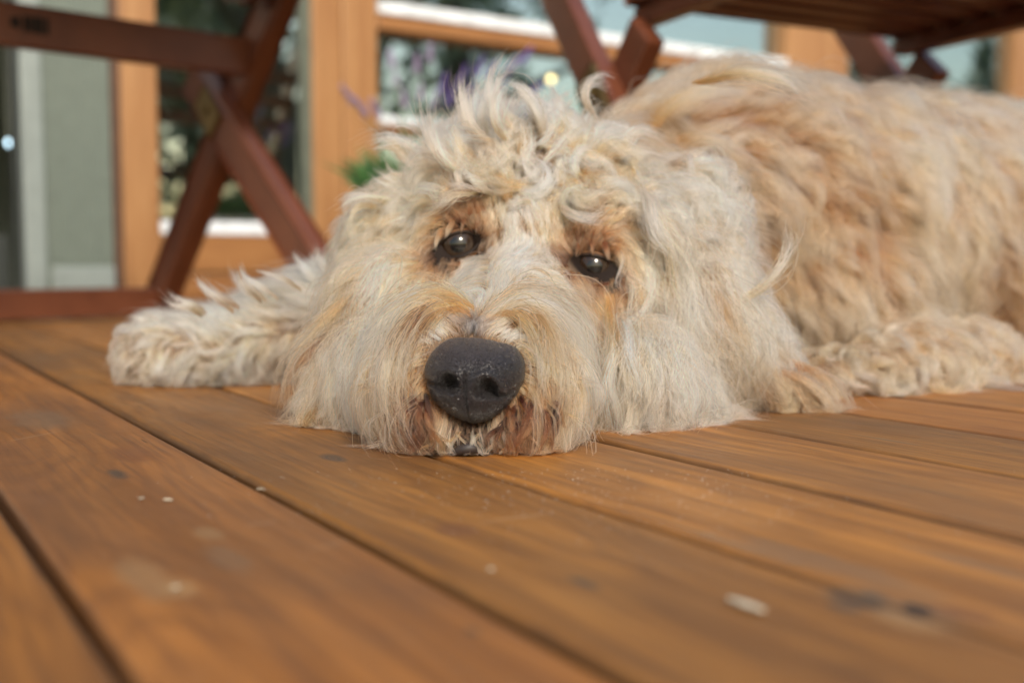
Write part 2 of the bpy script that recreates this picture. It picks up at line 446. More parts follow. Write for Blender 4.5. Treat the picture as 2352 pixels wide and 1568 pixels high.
# ------------------------------------------------------------------ folding chairs
def build_chair(org, Ld, Fd, W, label, seat, fr, rear, stamp=False, hinge_z=.34, b_top=None, rail=True):
    """Ld: towards the other side frame, Fd: towards the front foot"""
    t = empty('folding_chair', (org[0], org[1], 0))
    tag(t, label, 'chair', 'folding garden chairs')
    def L(x, y, z): return (Ld[0] * x + Fd[0] * y, Ld[1] * x + Fd[1] * y, z)
    side = (Ld[0], Ld[1], 0)
    kA = -fr / hinge_z
    def A(z): return fr + kA * z
    kB = rear / hinge_z
    def B(z): return -rear + kB * z
    zt = .47 if b_top is None else b_top
    for x, sg in ((0, 1), (W, -1)):
        b = bmesh.new()
        beam(b, L(x, A(.02), .02), L(x, A(.52), .52), .058, .028, side, .005)
        p0, p1 = L(x, A(.52), .52), L(x, A(.52) + kA * .28, .88)
        beam(b, p0, p1, .056, .028, side, .004, .004)
        obj('leg', b, M['teak'], t)
        b = bmesh.new()
        beam(b, L(x + sg * .027, B(.02), .02), L(x + sg * .027, B(zt), zt), .058, .028, side, .005)
        obj('leg', b, M['teak'], t)
        b = bmesh.new()
        beam(b, L(x - sg * .016, A(hinge_z + .02) - .002, hinge_z + .025), L(x - sg * .016, A(hinge_z - .025), hinge_z - .035), .052, .007, side, .002)
        beam(b, L(x + sg * .043, B(hinge_z + .02), hinge_z + .025), L(x + sg * .043, B(hinge_z - .02), hinge_z - .03), .045, .006, side, .002)
        tube(b, [L(x - sg * .026, 0, hinge_z), L(x + sg * .052, 0, hinge_z)], [.008, .008], 12)
        obj('hinge', b, M['brass'], t)
    for nm, (yy, z, ww, tt) in dict(foot_bar=(A(.03), .03, .038, .050)).items():
        b = bmesh.new(); beam(b, L(.012, yy, z), L(W - .012, yy, z), ww, tt, (0, 0, 1), .004); obj(nm, b, M['teak'], t)
    zr = hinge_z + .075
    if rail:
        b = bmesh.new(); beam(b, L(.0125, A(zr), zr), L(W - .0125, A(zr), zr), .022, .058, (0, 0, 1), .004)
        rail = obj('seat_rail', b, M['teak'], t)
    if stamp:
        b = bmesh.new()
        fy = A(zr) - .0125 if Fd[1] > 0 else A(zr) + .0125
        for k, (dx, hh) in enumerate(((0, .021), (.008, .021), (.013, .021), (.020, .020), (.027, .021), (.037, .015), (.043, .012))):
            x0 = .315 + dx
            beam(b, L(x0, fy, zr - hh / 2 + .002), L(x0, fy, zr + hh / 2 + .002), .005, .003, (Fd[0], Fd[1], 0), 0)
        obj('stamped_mark', b, M['stamp'], rail)
    ya, yb, zs = seat
    for x in (.05, W - .05):
        b = bmesh.new(); beam(b, L(x, ya, zs), L(x, yb, zs), .024, .030, side, .003); obj('seat_side', b, M['teak'], t)
    n = max(3, int(abs(yb - ya) / .048))
    for k in range(n):
        yy = ya + (yb - ya) * (k + .5) / n
        b = bmesh.new(); beam(b, L(.02, yy, zs + .0245), L(W - .02, yy, zs + .0245), .040, .018, (0, 0, 1), .003); obj('seat_slat', b, M['teak'], t)
    for z in (.62, .70, .78):
        yy = A(.52) + kA * .28 * (z - .52) / .36
        b = bmesh.new(); beam(b, L(.0125, yy, z), L(W - .0125, yy, z), .014, .045, (0, 0, 1), .003); obj('back_slat', b, M['teak'], t)
    return t
def unit(a): a = np.array(a, float); return a / np.linalg.norm(a)
build_chair((-.448, 1.73), unit((-.75, -.66)), unit((-.69, .725)), .80, 'red brown folding chair with crossed legs and stamped rail, left of the dog', (-.10, -.42, .50), .305, .375, True, b_top=.40)
build_chair((.122, 1.45), unit((.90, .43)), unit((.43, -.90)), .56, 'red brown folding chair showing its slatted seat underside, behind the dog', (.02, .42, .425), .26, .30, hinge_z=.325, b_top=.40, rail=False)

# ------------------------------------------------------------------ lavender pot
def build_lavender():
    base = at(955, 700, 2.22)
    t = empty('potted_lavender', (base[0], base[1], 0))
    tag(t, 'violet lavender growing in a pale grey pot behind the head', 'potted plant')
    b = bmesh.new()
    lathe(b, [(.075, 0), (.10, .012), (.118, .10), (.122, .20), (.130, .212), (.130, .235), (.112, .235), (.108, .215), (.02, .21)], seg=40)
    obj('pot', b, M['pot'], t, True)
    b = bmesh.new(); lathe(b, [(.02, .205), (.109, .214), (.05, .224), (.01, .226)], seg=32); obj('soil', b, M['soil'], t)
    b = bmesh.new()
    r = random.Random(5)
    for k in range(420):
        a, q = r.uniform(0, 6.28), r.random() ** .5 * .10
        p = Vector((q * math.cos(a), q * math.sin(a), .22))
        d = Vector((math.cos(a) * r.uniform(.1, .9), math.sin(a) * r.uniform(.1, .9), 1)).normalized()
        Lh = r.uniform(.05, .15)
        s = d.cross(Vector((r.uniform(-1, 1), r.uniform(-1, 1), .2))).normalized() * r.uniform(.003, .006)
        m = p + d * Lh * .55; e = p + d * Lh + Vector((d.x, d.y, -.6)) * Lh * .25
        v = [b.verts.new(x) for x in (p - s * .4, p + s * .4, m + s, e, m - s)]
        b.faces.new((v[0], v[1], v[2], v[4])); b.faces.new((v[4], v[2], v[3]))
    obj('foliage', b, M['leaf'], t)
    tips = [(895, 130, 2.3, 1), (958, 142, 2.3, 1), (990, 118, 2.32, 1), (1025, 185, 2.2, 0), (1072, 168, 2.2, 0), (1112, 148, 2.2, 0), (1142, 158, 2.25, 0), (1222, 128, 2.25, 0),
            (1252, 205, 2.1, 0), (783, 215, 2.0, 1), (815, 245, 2.0, 1), (850, 247, 2.0, 1), (925, 225, 2.3, 1), (968, 210, 2.3, 1), (1045, 215, 2.2, 0), (1170, 190, 2.3, 0), (1005, 225, 2.25, 1), (1190, 150, 2.3, 1), (905, 180, 2.35, 1), (1090, 205, 2.15, 0)]
    for (x, y, Z, pale) in tips:
        e = Vector(at(x, y - 18, Z)) - t.location
        p = Vector((e.x * .18, e.y * .18, .22))
        b = bmesh.new()
        mid = p.lerp(e, .55) + Vector((0, 0, .03))
        pts = [p, p.lerp(mid, .5), mid, mid.lerp(e, .6), e]
        tube(b, pts, [.0016, .0014, .0012, .0011, .0010], 6)
        st = obj('stem', b, M['stem'], t)
        b = bmesh.new()
        d = (e - mid).normalized()
        for k in range(34):
            q = k / 33
            c = e - d * (.045 * (1 - q))
            a = k * 2.4
            o1 = d.orthogonal().normalized(); o2 = d.cross(o1)
            rr = .0052 * (1 - .6 * q)
            c = c + (o1 * math.cos(a) + o2 * math.sin(a)) * rr
            bmesh.ops.create_icosphere(b, subdivisions=1, radius=.0032 * (1 - .35 * q), matrix=Matrix.Translation(c) @ Matrix.Diagonal((.8, .8, 1.5, 1)))
        obj('flower', b, M['lavpale' if pale else 'lav'], st)
build_lavender()

# two small lights glowing behind the glass
def bulb(px, py, n, r, m, label):
    u, z = wall(px, py, n)
    p = UV * u + NV * n
    b = bmesh.new()
    bmesh.ops.create_uvsphere(b, u_segments=16, v_segments=12, radius=r)
    t = empty('lamp', (p[0], p[1], z))
    tag(t, label, 'lamp')
    obj('bulb', b, m, t, True)
    b = bmesh.new(); tube(b, [(0, 0, r * .8), (0, 0, r * 1.6), (0, 0, 2.5 - z)], [r * .7, r * .6, .002], 8); obj('cord', b, M['room'], t)
bulb(1266, 182, WALL + .6, .012, M['lamp'], 'small round golden light glowing in the dark door glass')
bulb(22, 328, WALL + .9, .010, M['lampcool'], 'small pale blue light in the dark doorway at far left')

# ------------------------------------------------------------------ garden behind the photographer, seen in the glass
def crown(b, c, R, n, r, cone=False, leaf=.16):
    for k in range(n):
        while True:
            v = Vector((r.uniform(-1, 1), r.uniform(-1, 1), r.uniform(-1, 1)))
            if .25 < v.length < 1: break
        if cone:
            f = (1 - v.z) / 2; v.x *= f; v.y *= f
        v = v + Vector((r.gauss(0, .08), r.gauss(0, .08), r.gauss(0, .06)))
        p = Vector(c) + Vector((v.x * R[0], v.y * R[1], v.z * R[2]))
        a = Vector((r.gauss(0, 1), r.gauss(0, 1), r.gauss(0, 1))).normalized() * leaf * r.uniform(.5, 1.3)
        d = a.orthogonal().normalized() * a.length * .6
        vs = [b.verts.new(x) for x in (p - a, p + d, p + a, p - d)]
        b.faces.new(vs)
def tree(px, py, dist, hgt, wid, label, cone=False, m='crown', trunk=None):
    # where the mirror direction of this spot in the glass meets the garden
    u, z = wall(px, py)
    P = UV * u + NV * WALL
    d = ray(px, py).copy(); d = d - 2 * (d @ NV) * NV; d[2] = 0
    d /= np.linalg.norm(d)
    p = P + d * dist
    r = random.Random(int(px))
    t = empty('tree', (p[0], p[1], -.32)); tag(t, label, 'tree', 'garden trees')
    b = bmesh.new()
    tr = trunk or hgt * .03
    pts = [(0, 0, 0), (r.gauss(0, .1), r.gauss(0, .1), hgt * .3), (r.gauss(0, .2), r.gauss(0, .2), hgt * .6), (0, 0, hgt * .9)]
    tube(b, pts, [tr * 1.3, tr, tr * .7, tr * .2], 10)
    for k in range(7):
        a = r.uniform(0, 6.28); z0 = hgt * r.uniform(.25, .7)
        q = Vector((math.cos(a) * wid * .7, math.sin(a) * wid * .7, z0 + hgt * .15))
        tube(b, [(0, 0, z0), q * .5 + Vector((0, 0, z0 * .5)), q], [tr * .5, tr * .35, tr * .1], 6)
    obj('trunk', b, M['bark'], t)
    b = bmesh.new()
    if cone: crown(b, (0, 0, hgt * .55), (wid, wid, hgt * .47), 1300, r, True)
    else:
        for k in range(6):
            a = r.uniform(0, 6.28)
            crown(b, (math.cos(a) * wid * .45, math.sin(a) * wid * .45, hgt * r.uniform(.42, .78)), (wid * .62, wid * .62, hgt * .24), 200, r)
    obj('crown', b, M[m], t)
tree(420, 200, 13, 5.5, 1.5, 'bare limbed tree with thin crown reflected in the left door', trunk=.16)
tree(620, 200, 9, 6.5, 2.4, 'broad green tree reflected in the tall left pane', m='crownlight', trunk=.22)
tree(1050, 150, 12, 8, 3.6, 'big dark tree reflected behind the lavender flowers')
tree(2000, 150, 18, 5.0, 1.8, 'low conifer reflected beside the far right chair', True)
tree(2265, 150, 26, 6.4, 1.5, 'dark conifer reflected against white sky at far right', True)
def hedge():
    b = bmesh.new(); r = random.Random(11)
    for k in range(26):
        crown(b, (-16 + k * 1.15, r.uniform(-.2, .2), .75), (.8, .5, .85), 190, r, leaf=.13)
    o = obj('hedge', b, M['crown'])
    p = -NV * 11 + UV * 1.0
    o.location = (p[0], p[1], -.32); o.rotation_euler = (0, 0, YAW)
    tag(o, 'long clipped dark green hedge along the garden edge', 'hedge')
hedge()

# ------------------------------------------------------------------ chips and dust on the boards
def build_bits():
    r = random.Random(9)
    spec = [(1674, 1380, 1752, 1408, .0014, 'pale wood splinter lying on the boards at lower right'),
            (376, 1150, 396, 1151, .0009, 'tiny pale crumb on the boards left of the nose'),
            (1122, 1311, 1134, 1312, .0010, 'tiny round pale crumb on the middle board below the nose'),
            (590, 1125, 606, 1124, .0005, 'tiny pale crumb on the lip of the long board gap'),
            (395, 1356, 412, 1352, .0010, 'yellowish crumb in the worn patch at lower left'),
            (320, 1148, 330, 1144, .0006, 'faint pale fleck beside the crumb left of the nose')]
    for (x0, y0, x1, y1, th, lab) in spec:
        a, c = Vector(gp(x0, y0)), Vector(gp(x1, y1))
        b = bmesh.new()
        d = c - a; n = Vector((0, 0, 1)); s = d.cross(n).normalized()
        w = max(.0008, d.length * .13)
        N = 7
        rings = []
        for k in range(N):
            q = k / (N - 1); e = math.sin(math.pi * (.12 + .76 * q)) ** .5
            cc = a + d * q - a
            j = r.uniform(.8, 1.2)
            rings.append([b.verts.new(cc + s * w * e * j * math.cos(t) + n * (th * .5 + .0003 + th * .6 * e * math.sin(t))) for t in [6.283 * i / 8 for i in range(8)]])
        for i in range(N - 1):
            for k in range(8): b.faces.new((rings[i][k], rings[i][(k + 1) % 8], rings[i + 1][(k + 1) % 8], rings[i + 1][k]))
        b.faces.new(rings[0][::-1]); b.faces.new(rings[-1])
        o = obj('wood_chip', b, M['chip']); o.location = a
        tag(o, lab, 'wood chip', 'crumbs on the deck')
    b = bmesh.new()
    for k in range(420):
        x = r.gauss(1450, 420); y = 1075 + abs(r.gauss(0, 75))
        if not 300 < x < 2340: continue
        p = Vector(gp(x, y)); s = r.uniform(.00008, .00020)
        bmesh.ops.create_icosphere(b, subdivisions=1, radius=s, matrix=Matrix.Translation(p + Vector((0, 0, s * .7))) @ Matrix.Diagonal((r.uniform(.7, 1.4), r.uniform(.7, 1.4), .8, 1)))
    o = obj('dust', b, M['grain']); tag(o, 'fine white dust specks scattered on the boards', 'dust', kind='stuff')
build_bits()
# ------------------------------------------------------------------ dog: one continuous body
HEAD, EARL, EARR, BODY, LEGL, ARMR = range(6)
BLOBS = []     # (centre, radius, region)
def blob(px, py, Z, r, reg, sx=1, sy=1, sz=1): BLOBS.append((at(px, py, Z), r, reg, (sx, sy, sz)))
def chain(pts, reg):
    for (a, b) in zip(pts[:-1], pts[1:]):
        pa, pb = at(*a[:3]), at(*b[:3])
        L = np.linalg.norm(pb - pa); n = max(2, int(L / (.35 * min(a[3], b[3]))))
        for k in range(n + 1):
            q = k / n
            BLOBS.append((pa * (1 - q) + pb * q, a[3] * (1 - q) + b[3] * q, reg, (1, 1, 1)))
# muzzle, flews, chin
chain([(1085, 880, .586, .0270), (1122, 840, .617, .036), (1170, 780, .652, .042), (1212, 738, .69, .050)], HEAD)
blob(962, 885, .583, .0300, HEAD); blob(1225, 895, .583, .0300, HEAD)
blob(990, 800, .606, .027, HEAD); blob(1195, 805, .606, .027, HEAD); blob(985, 965, .573, .024, HEAD); blob(1195, 975, .573, .024, HEAD)
blob(1080, 1016, .566, .0150, HEAD); blob(1040, 985, .590, .020, HEAD); blob(1120, 990, .590, .020, HEAD)
blob(1090, 980, .60, .025, HEAD)
# cheeks
blob(905, 890, .665, .044, HEAD); blob(1420, 895, .675, .046, HEAD); blob(1180, 900, .69, .06, HEAD)
blob(860, 930, .655, .027, HEAD); blob(1560, 800, .75, .06, HEAD); blob(1500, 920, .685, .035, HEAD)
# cranium, brows, sockets, temples
blob(1270, 560, .77, .075, HEAD); blob(1215, 450, .765, .054, HEAD)
blob(1085, 485, .715, .032, HEAD); blob(1345, 525, .718, .033, HEAD); blob(1205, 545, .70, .026, HEAD)
blob(1010, 645, .708, .030, HEAD); blob(1395, 695, .710, .032, HEAD)
blob(975, 565, .755, .046, HEAD); blob(1500, 585, .755, .055, HEAD); blob(925, 720, .70, .040, HEAD)
# ears
chain([(945, 520, .750, .026), (885, 660, .722, .020), (812, 820, .682, .017), (745, 930, .650, .011)], EARL)
chain([(1555, 470, .755, .030), (1622, 620, .737, .024), (1685, 770, .722, .021), (1760, 880, .722, .017), (1830, 915, .716, .011)], EARR)
# neck, trunk, shoulder, haunch
chain([(1400, 560, .86, .078), (1640, 500, .95, .112), (1900, 545, 1.02, .128), (2200, 560, 1.14, .140), (2520, 590, 1.28, .145)], BODY)
blob(1850, 700, .925, .085, BODY); blob(1660, 640, .92, .075, BODY)
blob(2560, 700, 1.12, .10, BODY)
# near foreleg folded on the deck, far foreleg stretched out to the left
chain([(1900, 885, .81, .026), (2050, 865, .84, .034), (2190, 850, .89, .035), (2260, 840, .94, .030)], ARMR)
chain([(350, 815, .872, .0262), (430, 818, .872, .0242), (540, 800, .878, .0255), (660, 770, .885, .031), (790, 735, .89, .038), (930, 720, .90, .046)], LEGL)

for (ex, ey, ez, tl) in ((1054, 563, .692, -.10), (1362, 613, .694, .10)):
    for k in range(20):
        a = 2 * math.pi * k / 20
        x, y = 72 * math.cos(a), 58 * math.sin(a)
        blob(ex + x * math.cos(tl) - y * math.sin(tl), ey + x * math.sin(tl) + y * math.cos(tl), ez + .001 + (.004 if math.sin(a) > 0 else -.002), .0085, HEAD)
BC = np.array([b[0] for b in BLOBS]); BR = np.array([b[1] for b in BLOBS]); BG = np.array([b[2] for b in BLOBS])

def build_body():
    bm = bmesh.new()
    for c, r, reg, s in BLOBS:
        bmesh.ops.create_icosphere(bm, subdivisions=3, radius=r, matrix=Matrix.Translation(Vector(c)))
    me = bpy.data.meshes.new('dog'); bm.to_mesh(me); bm.free()
    o = bpy.data.objects.new('dog', me); SC.collection.objects.link(o)
    md = o.modifiers.new('r', 'REMESH'); md.mode = 'VOXEL'; md.voxel_size = .0042
    ms = o.modifiers.new('s', 'SMOOTH'); ms.factor = .6; ms.iterations = 7
    dg = bpy.context.evaluated_depsgraph_get()
    me2 = bpy.data.meshes.new_from_object(o.evaluated_get(dg))
    o.modifiers.clear(); o.data = me2
    bpy.data.meshes.remove(me)
    me2.name = 'dog'
    co = np.empty(len(me2.vertices) * 3); me2.vertices.foreach_get('co', co); co = co.reshape(-1, 3)
    co[:, 2] = np.maximum(co[:, 2], .0012)
    me2.vertices.foreach_set('co', co.ravel())
    for p in me2.polygons: p.use_smooth = True
    me2.update()
    return o
dog = build_body()
tag(dog, 'curly cream dog lying with its chin flat on the deck boards', 'dog')

# ---- colours of skin and coat
WHT, CRM, APR, TAN, ORG, DRK, GRY, SIL = ((.87, .612, .445), (.80, .508, .32), (.62, .355, .185), (.39, .22, .12), (.22, .105, .052), (.022, .014, .010), (.74, .56, .40), (.14, .115, .095))
def skin_mat():
    w = NT('dog_skin')
    c = w.mix(w.noise(w.obco(), 40), (.13, .082, .050), (.18, .12, .078))
    a = w.n('Attribute', attribute_name='pigment')
    c = w.mix(a.outputs['Fac'], c, (.014, .009, .007)); w.b.inputs['Specular IOR Level'].default_value = .12
    w.l(c, w.b.inputs['Base Color']); w.b.inputs['Roughness'].default_value = .7
    return w.m
dog.data.materials.clear(); dog.data.materials.append(skin_mat())
def hair_mat():
    w = NT('dog_coat')
    w.t.nodes.remove(w.b)
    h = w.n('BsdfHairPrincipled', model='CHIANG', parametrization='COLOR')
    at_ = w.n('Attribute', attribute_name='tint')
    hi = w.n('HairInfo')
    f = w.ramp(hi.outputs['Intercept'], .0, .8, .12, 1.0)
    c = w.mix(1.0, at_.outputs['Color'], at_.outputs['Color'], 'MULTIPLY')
    g = w.n('Gamma'); w.l(at_.outputs['Color'], g.inputs[0]); w.l(w.math('SUBTRACT', 1.9, f), g.inputs[1])  # roots tan like real hair, deepened to paint shade between the locks
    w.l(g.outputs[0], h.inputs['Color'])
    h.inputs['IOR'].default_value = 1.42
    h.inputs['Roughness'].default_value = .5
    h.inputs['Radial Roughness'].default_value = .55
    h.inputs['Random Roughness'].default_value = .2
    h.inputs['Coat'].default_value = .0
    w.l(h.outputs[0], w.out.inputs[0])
    return w.m
M['hair'] = hair_mat()

# ---- eyes
def eye_mat():
    w = NT('dog_eye')
    co = w.obco()
    sp = w.n('SeparateXYZ'); w.l(co, sp.inputs[0])
    r = w.math('SQRT', w.math('ADD', w.math('MULTIPLY', sp.outputs[0], sp.outputs[0]), w.math('MULTIPLY', sp.outputs[2], sp.outputs[2])))
    c = w.mix(w.ramp(r, .0046, .0054), (.003, .003, .003), (.020, .011, .006))
    c = w.mix(w.ramp(r, .0092, .0105), c, (.010, .007, .006))
    w.l(c, w.b.inputs['Base Color']); w.b.inputs['Roughness'].default_value = .12
    w.b.inputs['Specular IOR Level'].default_value = .1
    w.b.inputs['Coat Weight'].default_value = .6; w.b.inputs['Coat Roughness'].default_value = .02
    return w.m
M['eye'] = eye_mat()
def lid_mat():
    w = NT('eyelid_skin')
    a = w.n('Attribute', attribute_name='rim')
    f = w.math('ADD', a.outputs['Fac'], w.math('MULTIPLY', w.math('SUBTRACT', w.noise(w.obco(), 350, 3), .5), .35))
    w.l(w.mix(w.ramp(f, .40, .95), (.014, .009, .007), (.13, .065, .03)), w.b.inputs['Base Color'])
    w.b.inputs['Roughness'].default_value = .5; w.b.inputs['Specular IOR Level'].default_value = .15
    return w.m
M['lid'] = lid_mat()
EYES = []
def build_eye(px, py, Z, half_w, half_h, tilt):
    c = Vector(at(px, py, Z + .002)); R = .0148
    bm = bmesh.new()
    bmesh.ops.create_uvsphere(bm, u_segments=48, v_segments=32, radius=R)
    e = obj('eye', bm, M['eye'], dog, True); e.location = c
    # lids: shell with an almond opening, facing the camera
    bm = bmesh.new()
    fwd = (Vector(CAM) - c).normalized(); up = Vector(UP); rt = fwd.cross(up).normalized() * -1; up = rt.cross(fwd) * -1
    if up.z < 0: up = -up
    ct, st = math.cos(tilt), math.sin(tilt)
    rt2 = rt * ct - up * st; up2 = rt * st + up * ct
    rings = []
    n, m = 64, 14
    for i in range(m):
        q = i / (m - 1)
        row = []
        for k in range(n):
            a = 2 * math.pi * k / n
            ca, sa = math.cos(a), math.sin(a)
            x0 = half_w * ca; y0 = half_h * math.copysign(abs(sa) ** 1.25, sa) * (1.0 if sa > 0 else .85)
            x1, y1 = .0188 * ca, .0100 * sa
            x = x0 + (x1 - x0) * q; y = y0 + (y1 - y0) * q
            rr = math.hypot(x, y)
            thick = R + .0004 + .0010 * math.sin(min(1, q * 3) * math.pi / 2)
            zf = math.sqrt(max(thick ** 2 - rr ** 2, 0)) if rr < thick * .97 else thick * .24 - (rr - thick * .97) * .9
            row.append(bm.verts.new(c + rt2 * x + up2 * y + fwd * zf))
        rings.append(row)
    for i in range(m - 1):
        for k in range(n):
            bm.faces.new((rings[i][k], rings[i][(k + 1) % n], rings[i + 1][(k + 1) % n], rings[i + 1][k]))
    bmesh.ops.recalc_face_normals(bm, faces=bm.faces)
    lid = obj('eyelid', bm, M['lid'], dog, True)
    la = lid.data.attributes.new('rim', 'FLOAT', 'POINT')
    la.data.foreach_set('value', [i / (m - 1) for i in range(m) for k in range(n)])
    EYES.append((px, py, half_w * 2440 / Z, half_h * 2440 / Z, tilt, Z))
build_eye(1054, 563, .6945, .0128, .0072, -.30)
build_eye(1362, 613, .6965, .0146, .0064, .20)

# ---- nose leather
def nose_mat():
    w = NT('nose_leather')
    co = w.obco()
    vo = w.n('TexVoronoi', feature='DISTANCE_TO_EDGE'); vo.inputs['Scale'].default_value = 1150; w.l(co, vo.inputs['Vector'])
    e = w.ramp(vo.outputs['Distance'], .0, .22)
    nz = w.noise(co, 160, 4)
    c = w.mix(nz, (.015, .0125, .014), (.046, .039, .041))
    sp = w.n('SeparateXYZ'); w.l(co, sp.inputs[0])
    c = w.mix(w.math('MULTIPLY', w.ramp(sp.outputs[2], .004, .02), .55), c, (.100, .074, .073))  # nose top lightened: its grey-purple sheen is painted into the base colour
    c = w.mix(w.ramp(e, .0, .9, .62, 0), c, (.008, .006, .006))
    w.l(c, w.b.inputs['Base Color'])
    w.l(w.ramp(w.noise(co, 500, 2), .3, .7, .24, .46), w.b.inputs['Roughness'])
    w.b.inputs['Specular IOR Level'].default_value = .62
    w.bump(w.math('ADD', e, w.math('MULTIPLY', nz, .8)), .9, .0011)
    return w.m
M['nose'] = nose_mat()
NOSE_PX = [(0, 115), (20, 122), (40, 118), (60, 100), (80, 95), (100, 97), (125, 112), (150, 117), (170, 117), (190, 110), (210, 106), (225, 102), (245, 100), (262, 104), (270, 106), (285, 103), (305, 100), (325, 100), (345, 107), (360, 115)]
def build_nose():
    Z0 = .543
    c = Vector(at(1083, 868, Z0)); k = Z0 / 2440
    yaw = math.radians(-7)
    w = Vector((math.sin(yaw), -math.cos(yaw), .12)).normalized()
    r = Vector((0, 0, 1)).cross(w).normalized() ; r = r if r.x > 0 else -r
    u = r.cross(w); u = u if u.z > 0 else -u
    th = np.array([a for a, _ in NOSE_PX]); rad = np.array([b for _, b in NOSE_PX]) * k
    n, m = 260, 110
    bm = bmesh.new()
    rows = []
    def seg_d(x, y, pts):
        best = 9
        for (ax, ay), (bx, by) in zip(pts[:-1], pts[1:]):
            t = max(0, min(1, ((x - ax) * (bx - ax) + (y - ay) * (by - ay)) / ((bx - ax) ** 2 + (by - ay) ** 2)))
            best = min(best, math.hypot(x - ax - t * (bx - ax), y - ay - t * (by - ay)))
        return best
    mm = .001
    holes = [((-10.2 * mm, -2.5 * mm), (-1, .1)), ((9.2 * mm, -4.8 * mm), (1, -.1))]
    slitL = [(-10 * mm, -3.2 * mm), (-15 * mm, -4.6 * mm), (-20 * mm, -3.2 * mm), (-25 * mm, -1.5 * mm)]
    slitR = [(9 * mm, -6 * mm), (14 * mm, -9.4 * mm), (19 * mm, -8.6 * mm), (25 * mm, -4.6 * mm)]
    for i in range(m + 1):
        s = i / m
        row = []
        for j in range(n):
            a = 2 * math.pi * j / n
            R = float(np.interp(math.degrees(a), th, rad))
            ss = s if s <= .86 else .86 + .14 * math.sin((s - .86) / .14 * math.pi / 2)
            x, y = R * ss * math.cos(a), R * ss * math.sin(a)
            z = .020 * max(0, 1 - ss ** 2.6) ** .62
            if s > .97: z -= .010 * (s - .97) / .03
            # top plane rolls back, bottom tucks under
            z -= .0065 * max(0, y / .022) ** 2 + .003 * max(0, -y / .022 - .25) ** 1.5
            for (hx, hy), _ in holes:
                d2 = ((x - hx) / (5.2 * mm)) ** 2 + ((y - hy + .25 * abs(x - hx)) / (4.2 * mm)) ** 2
                z -= .0115 * math.exp(-d2 ** 1.5)
                d3 = math.hypot(x - hx, y - hy)
                z += .0012 * math.exp(-((d3 - 6 * mm) / (2.4 * mm)) ** 2) * (1 if y > hy - 2 * mm else .2)
            for sl in (slitL, slitR):
                d = seg_d(x, y, sl)
                z -= .0042 * math.exp(-(d / (1.2 * mm)) ** 2)
            if y < 3 * mm:
                z -= .0016 * math.exp(-((x + 1.2 * mm) / (.75 * mm)) ** 2) * min(1, (3 * mm - y) / (4 * mm))
                z -= .0010 * math.exp(-((x + 1.2 * mm) / (3.5 * mm)) ** 2) * min(1, (3 * mm - y) / (6 * mm))
            row.append(bm.verts.new(c + r * x + u * y + w * (z - .006)))
            if i == 0: break
        rows.append(row)
    for i in range(m):
        for j in range(n):
            j2 = (j + 1) % n
            if i == 0: bm.faces.new((rows[0][0], rows[1][j], rows[1][j2]))
            else: bm.faces.new((rows[i][j], rows[i + 1][j], rows[i + 1][j2], rows[i][j2]))
    back = [bm.verts.new(v.co - w * .022 + (c - v.co) * .25) for v in rows[-1]]
    for j in range(n): bm.faces.new((rows[-1][j], back[j], back[(j + 1) % n], rows[-1][(j + 1) % n]))
    bmesh.ops.recalc_face_normals(bm, faces=bm.faces)
    for v in bm.verts: v.co -= c
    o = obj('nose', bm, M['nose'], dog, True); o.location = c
    # lips under the nose
    M['lip'] = plain('dark_lip', (.026, .018, .016), .55, scale=300)
    bm = bmesh.new()
    L = [at(1015, 1048, .560), at(1040, 1040, .553), at(1062, 1032, .549), at(1075, 1028, .548), at(1088, 1031, .549), at(1110, 1039, .553), at(1135, 1048, .560)]
    tube(bm, [Vector(p) for p in L], [.0012, .0020, .0028, .0031, .0028, .0020, .0012], 12)
    obj('lip', bm, M['lip'], dog, True)
build_nose()

